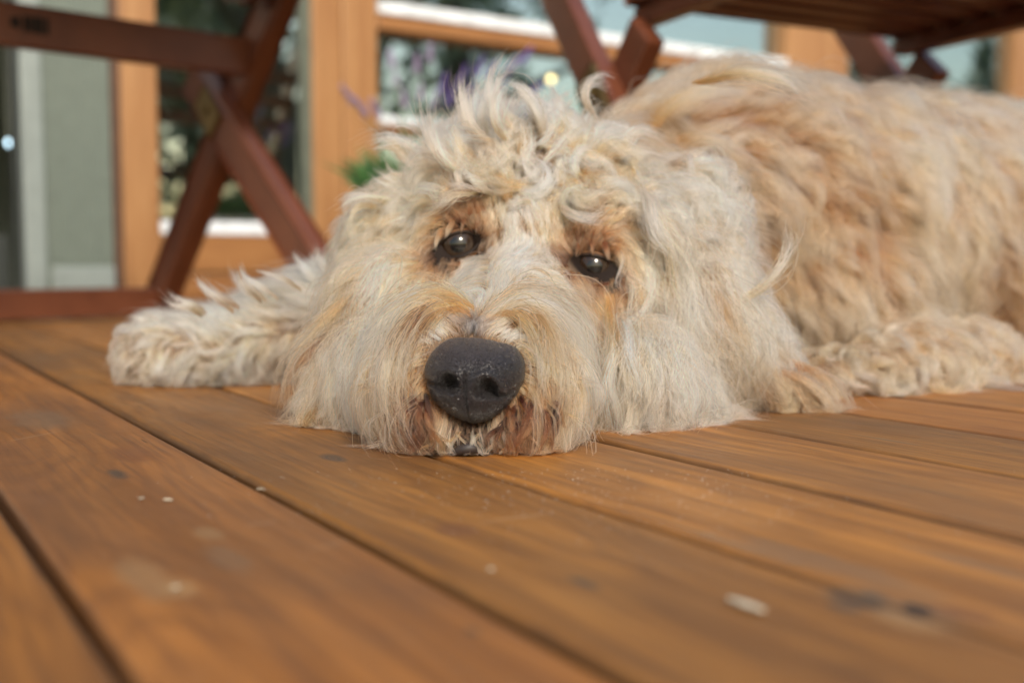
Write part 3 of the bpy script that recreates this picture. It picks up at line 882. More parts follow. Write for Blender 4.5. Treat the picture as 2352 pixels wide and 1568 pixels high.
# ------------------------------------------------------------------ coat
# anchors in the picture plane: x, y, dx, dy, length mm, lift, curl mm, turns, colour, direction jitter
AN = {}
AN[HEAD] = [
 (985, 470, -.8, .3, 30, .3, 3, 1.0, CRM, .4), (1150, 505, .1, -1, 13, .15, .6, .4, CRM, .3), (1262, 545, -.1, -1, 13, .15, .6, .4, CRM, .3), (1440, 570, .6, .6, 34, .2, 3, 1.0, CRM, .3), (960, 610, -.5, .8, 36, .15, 2.5, .9, CRM, .3), (1040, 430, -.4, -.9, 28, .4, 3, 1.0, CRM, .4), (1140, 440, .2, -1, 26, .4, 3, 1.0, CRM, .4), (1300, 490, .2, -1, 26, .35, 3, 1.0, CRM, .4), (1400, 500, .5, -.3, 30, .35, 3, 1.0, CRM, .4),
 (1085, 752, 0, -1, 7, 0.35, 0.2, 0.3, SIL, 0.3), (1000, 775, -0.6, -0.8, 8, 0.3, 0.2, 0.3, GRY, 0.3), (1170, 775, 0.6, -0.8, 8, 0.3, 0.2, 0.3, GRY, 0.3),
 (960, 850, -0.9, 0.4, 9, 0.25, 0.2, 0.3, APR, 0.3), (1205, 860, 0.9, 0.4, 9, 0.25, 0.2, 0.3, APR, 0.3),
 (1105, 710, 0, -1, 12, 0.25, 0.4, 0.3, GRY, 0.3), (1140, 660, 0.1, -1, 15, 0.35, 0.8, 0.5, CRM, 0.4), (1170, 610, 0.1, -1, 15, 0.3, 0.8, 0.5, WHT, 0.4),
 (1200, 540, 0, -1, 11, 0.15, 0.2, 0.3, WHT, 0.3), (1190, 490, 0, -1, 11, 0.15, 0.2, 0.3, WHT, 0.3),
 (1060, 720, -1, -0.45, 40, 0.28, 1, 0.4, CRM, 0.15), (985, 700, -1, 0.05, 44, 0.22, 1, 0.4, CRM, 0.15), (915, 730, -0.75, 0.75, 46, 0.15, 1, 0.4, CRM, 0.15), (872, 810, 0.02, 1, 44, 0.1, 1, 0.4, CRM, 0.12), (868, 900, 0.38, 0.95, 42, 0.08, 1, 0.4, APR, 0.12), (890, 980, 0.75, 0.7, 30, 0.08, 0.8, 0.4, ORG, 0.12), (930, 1020, 0.6, 0.7, 20, 0.08, 0.5, 0.4, ORG, 0.12),
 (1125, 718, 1, -0.45, 40, 0.28, 1, 0.4, CRM, 0.15), (1225, 700, 1, 0.12, 44, 0.22, 1, 0.4, CRM, 0.15), (1305, 750, 0.7, 0.75, 46, 0.15, 1, 0.4, CRM, 0.15), (1340, 850, -0.04, 1, 44, 0.1, 1, 0.4, CRM, 0.12), (1335, 940, -0.42, 0.9, 42, 0.08, 1, 0.4, APR, 0.12), (1300, 1010, -0.75, 0.7, 28, 0.08, 0.8, 0.4, ORG, 0.12), 
 (960, 780, -0.5, 0.9, 22, 0.05, 0.4, 0.3, TAN, 0.15), (935, 860, -0.15, 1, 20, 0.04, 0.4, 0.3, TAN, 0.15), (935, 930, 0, 1, 20, 0.06, 0.4, 0.3, ORG, 0.15), (960, 985, 0.05, 1, 18, 0.1, 0.3, 0.3, (.20, .072, .026), 0.2),
 (1215, 790, 0.5, 0.9, 24, 0.05, 0.4, 0.3, APR, 0.15), (1245, 890, 0.2, 1, 22, 0.04, 0.4, 0.3, TAN, 0.15), (1225, 960, 0.05, 1, 20, 0.06, 0.4, 0.3, TAN, 0.15), (1180, 1005, 0, 1, 17, 0.1, 0.3, 0.3, ORG, 0.2),
 (1015, 985, -0.15, 1, 13, 0.2, 0.3, 0.3, CRM, 0.25), (1045, 990, -0.05, 1, 9, 0.1, 0.3, 0.3, (.10, .07, .05), 0.25), (1075, 980, 0, 1, 6, 0.1, 0.2, 0.3, DRK, 0.3), (1075, 1000, 0, 1, 5, 0.1, 0.2, 0.3, DRK, 0.3), (1110, 990, 0.05, 1, 9, 0.1, 0.3, 0.3, (.10, .07, .05), 0.25), (1140, 985, 0.15, 1, 13, 0.2, 0.3, 0.3, CRM, 0.25), (1075, 1030, 0, 1, 7, 0.3, 0.2, 0.3, GRY, 0.3), (1000, 1030, -0.1, 1, 9, 0.25, 0.3, 0.3, DRK, 0.3), (1160, 1030, 0.1, 1, 9, 0.25, 0.3, 0.3, DRK, 0.3),
 (845, 720, -0.3, 1, 50, 0.099, 2.7, 0.85, TAN, 0.27), (1390, 770, 0.1, 1, 48, 0.099, 2.7, 0.85, TAN, 0.27), (800, 800, -0.32, 1, 42, 0.145, 3.96, 1.02, CRM, 0.27), (830, 900, -0.15, 1, 28, 0.145, 3.6, 0.85, WHT, 0.27), (760, 930, -0.25, 1, 30, 0.145, 3.6, 0.85, CRM, 0.27), (850, 690, -0.3, 1, 52, 0.168, 4.5, 1.02, CRM, 0.27), (790, 960, -0.2, 1, 25, 0.1, 1.5, 0.5, APR, 0.2),  # tan rows here paint shade into the cheeks beside the moustache arcs
 (955, 650, -0.45, 0.9, 40, 0.168, 3.24, 0.85, CRM, 0.27), (1030, 640, -0.3, 0.9, 18, 0.08, 0.6, 0.4, CRM, 0.25), (1010, 610, -0.4, 0.8, 14, 0.06, 0.4, 0.4, TAN, 0.25), (945, 560, -0.6, 0.8, 42, 0.26, 4.5, 1.19, CRM, 0.338), (880, 500, -0.75, 0.65, 52, 0.375, 7.2, 1.53, CRM, 0.472), (860, 620, -0.4, 0.95, 60, 0.2025, 5.4, 1.19, CRM, 0.338),
 (1003, 588, -0.6, 0.5, 9, 0.05, 0.2, 0.3, (.085, .04, .02), 0.2), (1104, 556, 0.5, -0.3, 8, 0.05, 0.2, 0.3, (.10, .05, .025), 0.2), (1045, 528, -0.3, -0.7, 8, 0.05, 0.2, 0.3, (.13, .055, .022), 0.2), (1050, 602, -0.1, 0.9, 9, 0.05, 0.2, 0.3, (.16, .075, .035), 0.2), (1303, 598, -0.6, -0.2, 8, 0.05, 0.2, 0.3, (.085, .04, .02), 0.2), (1420, 640, 0.7, 0.3, 9, 0.05, 0.2, 0.3, (.085, .04, .02), 0.2), (1365, 578, 0.1, -0.8, 8, 0.05, 0.2, 0.3, (.13, .055, .022), 0.2), (1360, 652, 0, 0.9, 9, 0.05, 0.2, 0.3, (.16, .075, .035), 0.2), (1085, 610, -0.75, 0.35, 17, 0.25, 0.8, 0.4, WHT, 0.3), (1085, 650, -0.7, 0.2, 20, 0.25, 0.8, 0.4, CRM, 0.3), (1250, 650, 0.7, 0.3, 22, 0.25, 0.8, 0.4, CRM, 0.3),
 (1385, 680, 0.15, 1, 24, 0.06, 0.8, 0.4, APR, 0.2), (1400, 650, 0.2, 1, 14, 0.05, 0.5, 0.4, TAN, 0.2), (1310, 680, 0.5, 0.8, 26, 0.15, 1, 0.4, CRM, 0.25), (1330, 650, 0.4, 0.8, 14, 0.06, 0.5, 0.4, TAN, 0.2),
 (1425, 760, 0.12, 1, 58, 0.145, 3.96, 1.02, WHT, 0.27), (1500, 800, 0.1, 1, 52, 0.168, 5.76, 1.36, WHT, 0.338), (1425, 900, 0, 1, 36, 0.145, 3.6, 0.85, CRM, 0.27), (1480, 930, 0.05, 1, 32, 0.145, 4.32, 1.02, CRM, 0.27), (1560, 880, 0.2, 1, 52, 0.168, 5.4, 1.19, WHT, 0.338), (1380, 1000, -0.05, 1, 30, 0.145, 2.16, 0.85, APR, 0.27),
 (1450, 610, 0.3, 0.95, 52, 0.26, 5.4, 1.53, WHT, 0.405), (1500, 520, 0.4, 0.9, 56, 0.375, 7.56, 1.7, WHT, 0.472), (1560, 660, 0.3, 1, 60, 0.237, 7.2, 1.53, WHT, 0.405),
 (1090, 490, 0, -1, 10, 0.12, 0.4, 0.3, ORG, 0.35), (1100, 450, -0.1, -1, 14, 0.2, 1, 0.4, TAN, 0.4), (1010, 520, -0.7, 0.1, 16, 0.12, 0.6, 0.4, APR, 0.3), (1050, 525, -0.3, -0.6, 10, 0.06, 0.2, 0.3, ORG, 0.3), (1130, 545, 0.5, -0.7, 9, 0.1, 0.3, 0.3, TAN, 0.3),
 (1330, 550, 0.2, -0.8, 10, 0.12, 0.4, 0.3, ORG, 0.35), (1350, 500, 0.3, -0.9, 15, 0.2, 1, 0.4, TAN, 0.4), (1410, 565, 0.7, 0.1, 17, 0.12, 0.6, 0.4, TAN, 0.3), (1365, 575, 0.2, -0.6, 10, 0.06, 0.2, 0.3, ORG, 0.3), (1300, 575, -0.4, -0.7, 9, 0.1, 0.3, 0.3, TAN, 0.3),
 (1000, 440, -0.85, 0.25, 40, 0.28, 4.8, 0.75, CRM, 0.51), (1060, 390, -0.55, -0.45, 39, 0.43, 6.2, 0.88, CRM, 0.59), (1150, 340, -0.2, -1, 46, 0.5, 6.6, 0.82, WHT, 0.51), (1130, 260, -0.25, -1, 50, 0.5, 5.7, 0.68, WHT, 0.42), (1260, 330, 0.35, -0.6, 30, 0.30, 6.6, 0.88, WHT, 0.59), (1380, 400, 0.5, 0.4, 30, 0.22, 6.2, 0.95, CRM, 0.59),
 (1300, 440, 0.2, 0.9, 30, 0.3175, 7.74, 1.394, CRM, 0.689), (1450, 430, 0.6, 0.7, 47, 0.31, 5.2, 0.82, WHT, 0.42), (1220, 410, -0.1, 0.8, 36, 0.31, 4.3, 0.82, CRM, 0.59), (1020, 330, -0.6, -0.8, 46, 0.43, 5.7, 0.68, CRM, 0.42), (1400, 300, 0.4, -0.6, 30, 0.26, 6.2, 0.88, CRM, 0.59), (1480, 350, 0.6, 0.3, 32, 0.22, 5.7, 0.88, CRM, 0.51)]
AN[EARL] = [(900, 480, -0.7, 0.5, 48, 0.385, 5.25, 1.2, CRM, 0.42), (820, 640, -0.4, 1, 62, 0.132, 4.5, 1.05, CRM, 0.24), (760, 800, -0.42, 1, 60, 0.11, 3.6, 0.9, APR, 0.216), (700, 910, -0.35, 1, 42, 0.088, 3.3, 0.75, APR, 0.24), (680, 940, -0.3, 0.6, 32, 0.066, 3, 0.75, ORG, 0.3)]
AN[EARR] = [(1555, 440, 0.6, 0.8, 56, 0.4325, 7.2, 1.6, WHT, 0.455), (1630, 600, 0.4, 0.95, 62, 0.237, 6.72, 1.44, WHT, 0.325), (1700, 750, 0.4, 0.95, 60, 0.191, 6.4, 1.28, WHT, 0.325), (1640, 850, 0.1, 1, 55, 0.168, 5.76, 1.12, CRM, 0.325), (1760, 870, 0.55, 0.8, 46, 0.145, 4.16, 0.96, APR, 0.325), (1840, 915, 0.75, 0.5, 36, 0.122, 3.2, 0.8, TAN, 0.325)]
AN[BODY] = [(1600, 230, 0.5, -0.5, 62, 0.495, 6.75, 0.99, APR, 0.42), (1700, 380, 0.6, 0.5, 67, 0.451, 6.39, 0.99, APR, 0.42), (1800, 250, 0.7, 0.1, 64, 0.495, 6.75, 0.99, APR, 0.42), (2000, 330, 0.6, 0.6, 67, 0.451, 6.75, 0.99, CRM, 0.36), (2200, 380, 0.5, 0.9, 71, 0.396, 6.75, 0.91, CRM, 0.30), (2350, 330, 0.5, 0.7, 71, 0.396, 6.75, 0.91, GRY, 0.30),
 (1900, 560, 0.5, 0.9, 67, 0.352, 6.39, 0.91, APR, 0.30), (2100, 640, 0.5, 0.9, 72, 0.297, 5.94, 0.84, CRM, 0.30), (2330, 650, 0.4, 1, 64, 0.352, 5.94, 0.91, TAN, 0.30), (1850, 780, 0.3, 1, 59, 0.352, 5.04, 0.91, APR, 0.30), (1720, 560, 0.5, 0.8, 62, 0.352, 5.94, 0.91, APR, 0.30), (2150, 780, 0.3, 1, 64, 0.297, 5.94, 0.91, CRM, 0.30), (1560, 330, 0.5, 0.3, 59, 0.495, 5.94, 0.99, CRM, 0.42)]
AN[ARMR] = [(1900, 880, -.2, .9, 32, .35, 6, 1.2, GRY, .5), (2050, 850, .2, .9, 36, .4, 6.5, 1.2, GRY, .5), (2250, 840, .4, .8, 40, .35, 6, 1.2, CRM, .5), (2100, 780, .4, .7, 45, .35, 6, 1.2, CRM, .5)]
AN[LEGL] = [(275, 800, -.6, .6, 20, 0.46, 3.3, .9, GRY, .5), (300, 750, -.9, -.2, 22, 0.46, 3.3, .8, GRY, .5), (350, 870, -.2, 1, 20, 0.46, 3.9, 1.2, GRY, .6), (450, 750, -.85, -.35, 40, 0.57, 1.8, .5, GRY, .25), (600, 700, -.85, -.4, 50, 0.57, 2.0, .5, GRY, .25), (740, 650, -.85, -.3, 55, 0.57, 2.2, .5, GRY, .25), (430, 840, -.4, .8, 32, 0.46, 4.6, 1.2, GRY, .6), (600, 840, -.4, .8, 38, 0.46, 5.0, 1.2, GRY, .6), (760, 800, -.3, .8, 42, 0.40, 4.4, 1.1, GRY, .5)]
ANC = {}
for kk, vv in AN.items():
    a = np.array([(x, y, dx / math.hypot(dx, dy), dy / math.hypot(dx, dy), ln, li, cu, tu, *c, jt) for x, y, dx, dy, ln, li, cu, tu, c, jt in vv])
    ANC[kk] = a
def field(px, py, reg):
    """interpolated anchor rows: dx, dy, len, lift, curl, turns, r, g, b, jitter"""
    out = np.zeros((len(px), 10))
    for g, a in ANC.items():
        m = np.where(reg == g)[0]
        for s in range(0, len(m), 20000):
            i = m[s:s + 20000]
            d2 = (px[i, None] - a[None, :, 0]) ** 2 + (py[i, None] - a[None, :, 1]) ** 2
            w = 1 / (d2 + 250) ** 2.2
            w /= w.sum(1, keepdims=True)
            out[i] = w @ a[:, 2:]
    n = np.hypot(out[:, 0], out[:, 1]) + 1e-6
    out[:, 0] /= n; out[:, 1] /= n
    return out
# cheap smooth 3-d noise
_lat = rng.standard_normal((24, 24, 24, 3))
def snoise(P, sc):
    q = P * sc; i = np.floor(q).astype(int); f = q - i; f = f * f * (3 - 2 * f)
    r = 0
    for dx in (0, 1):
        for dy in (0, 1):
            for dz in (0, 1):
                w = (f[:, 0] if dx else 1 - f[:, 0]) * (f[:, 1] if dy else 1 - f[:, 1]) * (f[:, 2] if dz else 1 - f[:, 2])
                r = r + w[:, None] * _lat[(i[:, 0] + dx) % 24, (i[:, 1] + dy) % 24, (i[:, 2] + dz) % 24]
    return r

def unitv(v): return v / (np.linalg.norm(v, axis=-1, keepdims=True) + 1e-9)

me = dog.data
nv = len(me.vertices)
VC = np.empty(nv * 3); me.vertices.foreach_get('co', VC); VC = VC.reshape(-1, 3)
VN = np.empty(nv * 3); me.vertices.foreach_get('normal', VN); VN = VN.reshape(-1, 3)
BVH = BVHTree.FromPolygons([tuple(v) for v in VC], [tuple(p.vertices) for p in me.polygons])
pg = np.zeros(nv)
for ex, ey, hw, hh, tl, ez in EYES:
    dd = np.linalg.norm((VC - at(ex, ey, ez - .008)) , axis=1)
    up = (VC - at(ex, ey, ez)) @ UP
    pg = np.maximum(pg, np.clip((.030 - dd - .5 * np.maximum(up, 0)) / .010, 0, 1))
dl = np.linalg.norm(VC - at(1076, 1005, .562), axis=1)
pg = np.maximum(pg, np.clip((.024 - dl) / .008, 0, 1))
me.attributes.new('pigment', 'FLOAT', 'POINT').data.foreach_set('value', pg.astype(np.float32))
def vert_region():
    reg = np.zeros(nv, int)
    for s in range(0, nv, 4000):
        d = np.linalg.norm(VC[s:s + 4000, None] - BC[None], axis=2) - BR[None]
        reg[s:s + 4000] = BG[d.argmin(1)]
    return reg
VR = vert_region()
me.calc_loop_triangles()
TRI = np.empty(len(me.loop_triangles) * 3, int); me.loop_triangles.foreach_get('vertices', TRI); TRI = TRI.reshape(-1, 3)
TA = np.linalg.norm(np.cross(VC[TRI[:, 1]] - VC[TRI[:, 0]], VC[TRI[:, 2]] - VC[TRI[:, 0]]), axis=1) / 2
TREG = VR[TRI[:, 0]]
TCEN = VC[TRI].mean(1); TNOR = unitv(VN[TRI].mean(1))

# hair density (strand locks per m2 and hairs per lock) by region
DENS = {HEAD: (46000, 20), EARL: (30000, 24), EARR: (24000, 28), BODY: (11000, 42), ARMR: (14000, 36), LEGL: (28000, 24)}
HS = 1.0   # global multiplier for quick looks
def gen_guides():
    tx, ty, tz = project(TCEN)
    view = unitv(CAM - TCEN)
    facing = (TNOR * view).sum(1)
    dens = np.array([DENS[g][0] for g in range(6)])[TREG].astype(float)
    dens *= np.where(facing < -.25, .35, 1.0)
    dens[(TCEN[:, 2] < .004) & (TNOR[:, 2] < -.5)] = 0          # lying on the deck
    # shorter, finer coat around nose and eyes is denser
    fld = field(tx, ty, TREG)
    dens *= np.where((TREG == HEAD) & (fld[:, 2] < 22), 3.4, 1.0)
    dens *= np.where((TREG == HEAD) & (fld[:, 4] > 3.4), .75, 1.0)
    dens *= np.where((TREG == BODY) & (tx > 2480), .45, 1.0)
    w = TA * dens
    n = int(w.sum())
    t = rng.choice(len(TRI), n, p=w / w.sum())
    u, v = rng.random(n), rng.random(n)
    f = u + v > 1; u[f] = 1 - u[f]; v[f] = 1 - v[f]
    A, B, C_ = (VC[TRI[t, k]] for k in range(3))
    P = A + (B - A) * u[:, None] + (C_ - A) * v[:, None]
    return P, TNOR[t], TREG[t]
G0, GN, GR = gen_guides()
gx, gy, gz = project(G0)
GF = field(gx, gy, GR)
def in_eye(x, y, Z, s):
    m = np.zeros(len(x), bool)
    for ex, ey, hw, hh, tl, ez in EYES:
        dx, dy = x - ex, y - ey
        a = dx * math.cos(tl) + dy * math.sin(tl); b = -dx * math.sin(tl) + dy * math.cos(tl)
        m |= ((a / (hw * s * 1.16)) ** 2 + (b / (hh * s)) ** 2 < 1) & (Z < ez + .05)
    return m
def in_nose(x, y, s):
    a = np.degrees(np.arctan2(-(y - 868), x - 1083)) % 360
    R = np.interp(a, [q for q, _ in NOSE_PX], [q for _, q in NOSE_PX])
    return np.hypot(x - 1083, y - 868) < R * s
front = gz < .68
kill = in_eye(gx, gy, gz, 1.0) | (in_nose(gx, gy, .93) & (gz < .60)) | (np.hypot((gx - 1076) / 22, (gy - 1016) / 9) < 1) & (gz < .60)
keep = ~kill
G0, GN, GR, gx, gy, gz, GF = (a[keep] for a in (G0, GN, GR, gx, gy, gz, GF))
NG = len(G0)
K = 14
def grow():
    ln = GF[:, 2] * .001 * rng.uniform(.62, 1.28, NG)
    jit = GF[:, 9]
    jn = snoise(G0, 26)
    ang0 = jn[:, 0] * jit * 1.0 + rng.normal(0, .10, NG)
    pts = np.zeros((NG, K, 3)); pts[:, 0] = G0 - GN * .0008
    nor = GN.copy()
    wv = lambda ax, ay: RT[None] * ax[:, None] - UP[None] * ay[:, None]
    def dirs(px, py, n, lift, k):
        F = field(px, py, GR)
        ca, sa = np.cos(ang0), np.sin(ang0)
        dx = F[:, 0] * ca - F[:, 1] * sa; dy = F[:, 0] * sa + F[:, 1] * ca
        d = wv(dx, dy)
        t = d - n * (d * n).sum(1, keepdims=True)
        t = unitv(t + d * .12)
        return unitv(t + n * lift[:, None])
    d = dirs(gx, gy, nor, GF[:, 5 - 2], 0)
    p = pts[:, 0].copy()
    step = ln / (K - 1)
    splay = RT[None] * rng.normal(0, .55, NG)[:, None] - np.array([0, 1, 0])[None] * rng.normal(-.15, .35, NG)[:, None]
    for k in range(1, K):
        p = p + d * step[:, None]
        px, py, pz = project(p)
        q = k / (K - 1)
        for i in range(NG):
            loc, n, idx, ds = BVH.find_nearest(p[i])
            nn = np.array(n)
            s = (p[i] - np.array(loc)) @ nn
            lim = .0012 + .0042 * GF[i, 3] * q
            if s < lim: p[i] += nn * (lim - s)
            nor[i] = nn
        low = np.clip((.010 - p[:, 2]) / .008, 0, 1)[:, None]
        p = p + low * splay * step[:, None]
        p[:, 2] = np.maximum(p[:, 2], .0009)
        pts[:, k] = p
        nd = dirs(px, py, nor, GF[:, 3] * (1 - q) * .8, k)
        d = unitv(d * .55 + nd * .45 + np.array([0, 0, -.10 * q])[None])
    return pts, ln
GP, GL = grow()
# curl the guides
def frames(P):
    d = unitv(np.gradient(P, axis=1))
    e1 = unitv(np.cross(d, np.broadcast_to(FW, d.shape)) + 1e-6)
    e2 = np.cross(d, e1)
    return d, e1, e2
s_ = np.linspace(0, 1, K)
def curl_guides(P):
    d, e1, e2 = frames(P)
    amp = GF[:, 4] * .001 * rng.uniform(.6, 1.35, NG)
    tn = GF[:, 5] * rng.uniform(.7, 1.3, NG)
    ph = rng.uniform(0, 2 * np.pi, NG)
    sgn = rng.choice([-1, 1], NG)
    a = ph[:, None] + sgn[:, None] * 2 * np.pi * tn[:, None] * s_[None]
    a0 = ph
    rampv = np.minimum(1, s_ * 1.6)[None] * amp[:, None]
    o1 = (np.cos(a) - np.cos(a0)[:, None] * (1 - s_[None])) * rampv
    o2 = (np.sin(a) - np.sin(a0)[:, None] * (1 - s_[None])) * rampv * .7
    Q = P + e1 * o1[..., None] + e2 * o2[..., None]
    Q[:, :, 2] = np.maximum(Q[:, :, 2], .0009)
    return Q
GP = curl_guides(GP)

def tint_of(P, reg, base):
    n1 = snoise(P, 14)[:, 0]; n2 = snoise(P + 3.3, 42)[:, 1]
    out = base.copy()
    body = reg == BODY
    f = np.clip(.45 + .5 * n1 + .3 * n2, 0, 1)[:, None]
    out = np.where(body[:, None], np.array((.55, .325, .19))[None] * (1 - f) + (base * .6 + np.array(WHT)[None] * .4) * f, out)
    g = np.clip(.5 + .5 * n2, 0, 1)[:, None]
    out = np.where(body[:, None], out, out * (.93 + .12 * g))
    return out
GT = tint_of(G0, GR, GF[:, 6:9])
# darker, warmer undercoat below the pale locks
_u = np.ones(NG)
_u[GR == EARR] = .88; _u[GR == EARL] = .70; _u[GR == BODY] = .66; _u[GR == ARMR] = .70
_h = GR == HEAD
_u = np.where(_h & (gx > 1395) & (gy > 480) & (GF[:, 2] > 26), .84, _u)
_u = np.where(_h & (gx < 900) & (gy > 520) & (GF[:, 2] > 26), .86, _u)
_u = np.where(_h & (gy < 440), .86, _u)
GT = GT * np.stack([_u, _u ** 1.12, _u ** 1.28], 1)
# damp rusty beard round the lips
_m = (GR == HEAD) * np.clip((gy - 890) / 110, 0, 1) * np.exp(-(np.abs(gx - 1080) / 205) ** 4) * np.clip(.75 + .5 * snoise(G0, 60)[:, 2], 0, 1)
GT = GT * (1 - .65 * _m[:, None]) + .65 * _m[:, None] * np.array((.15, .065, .030))


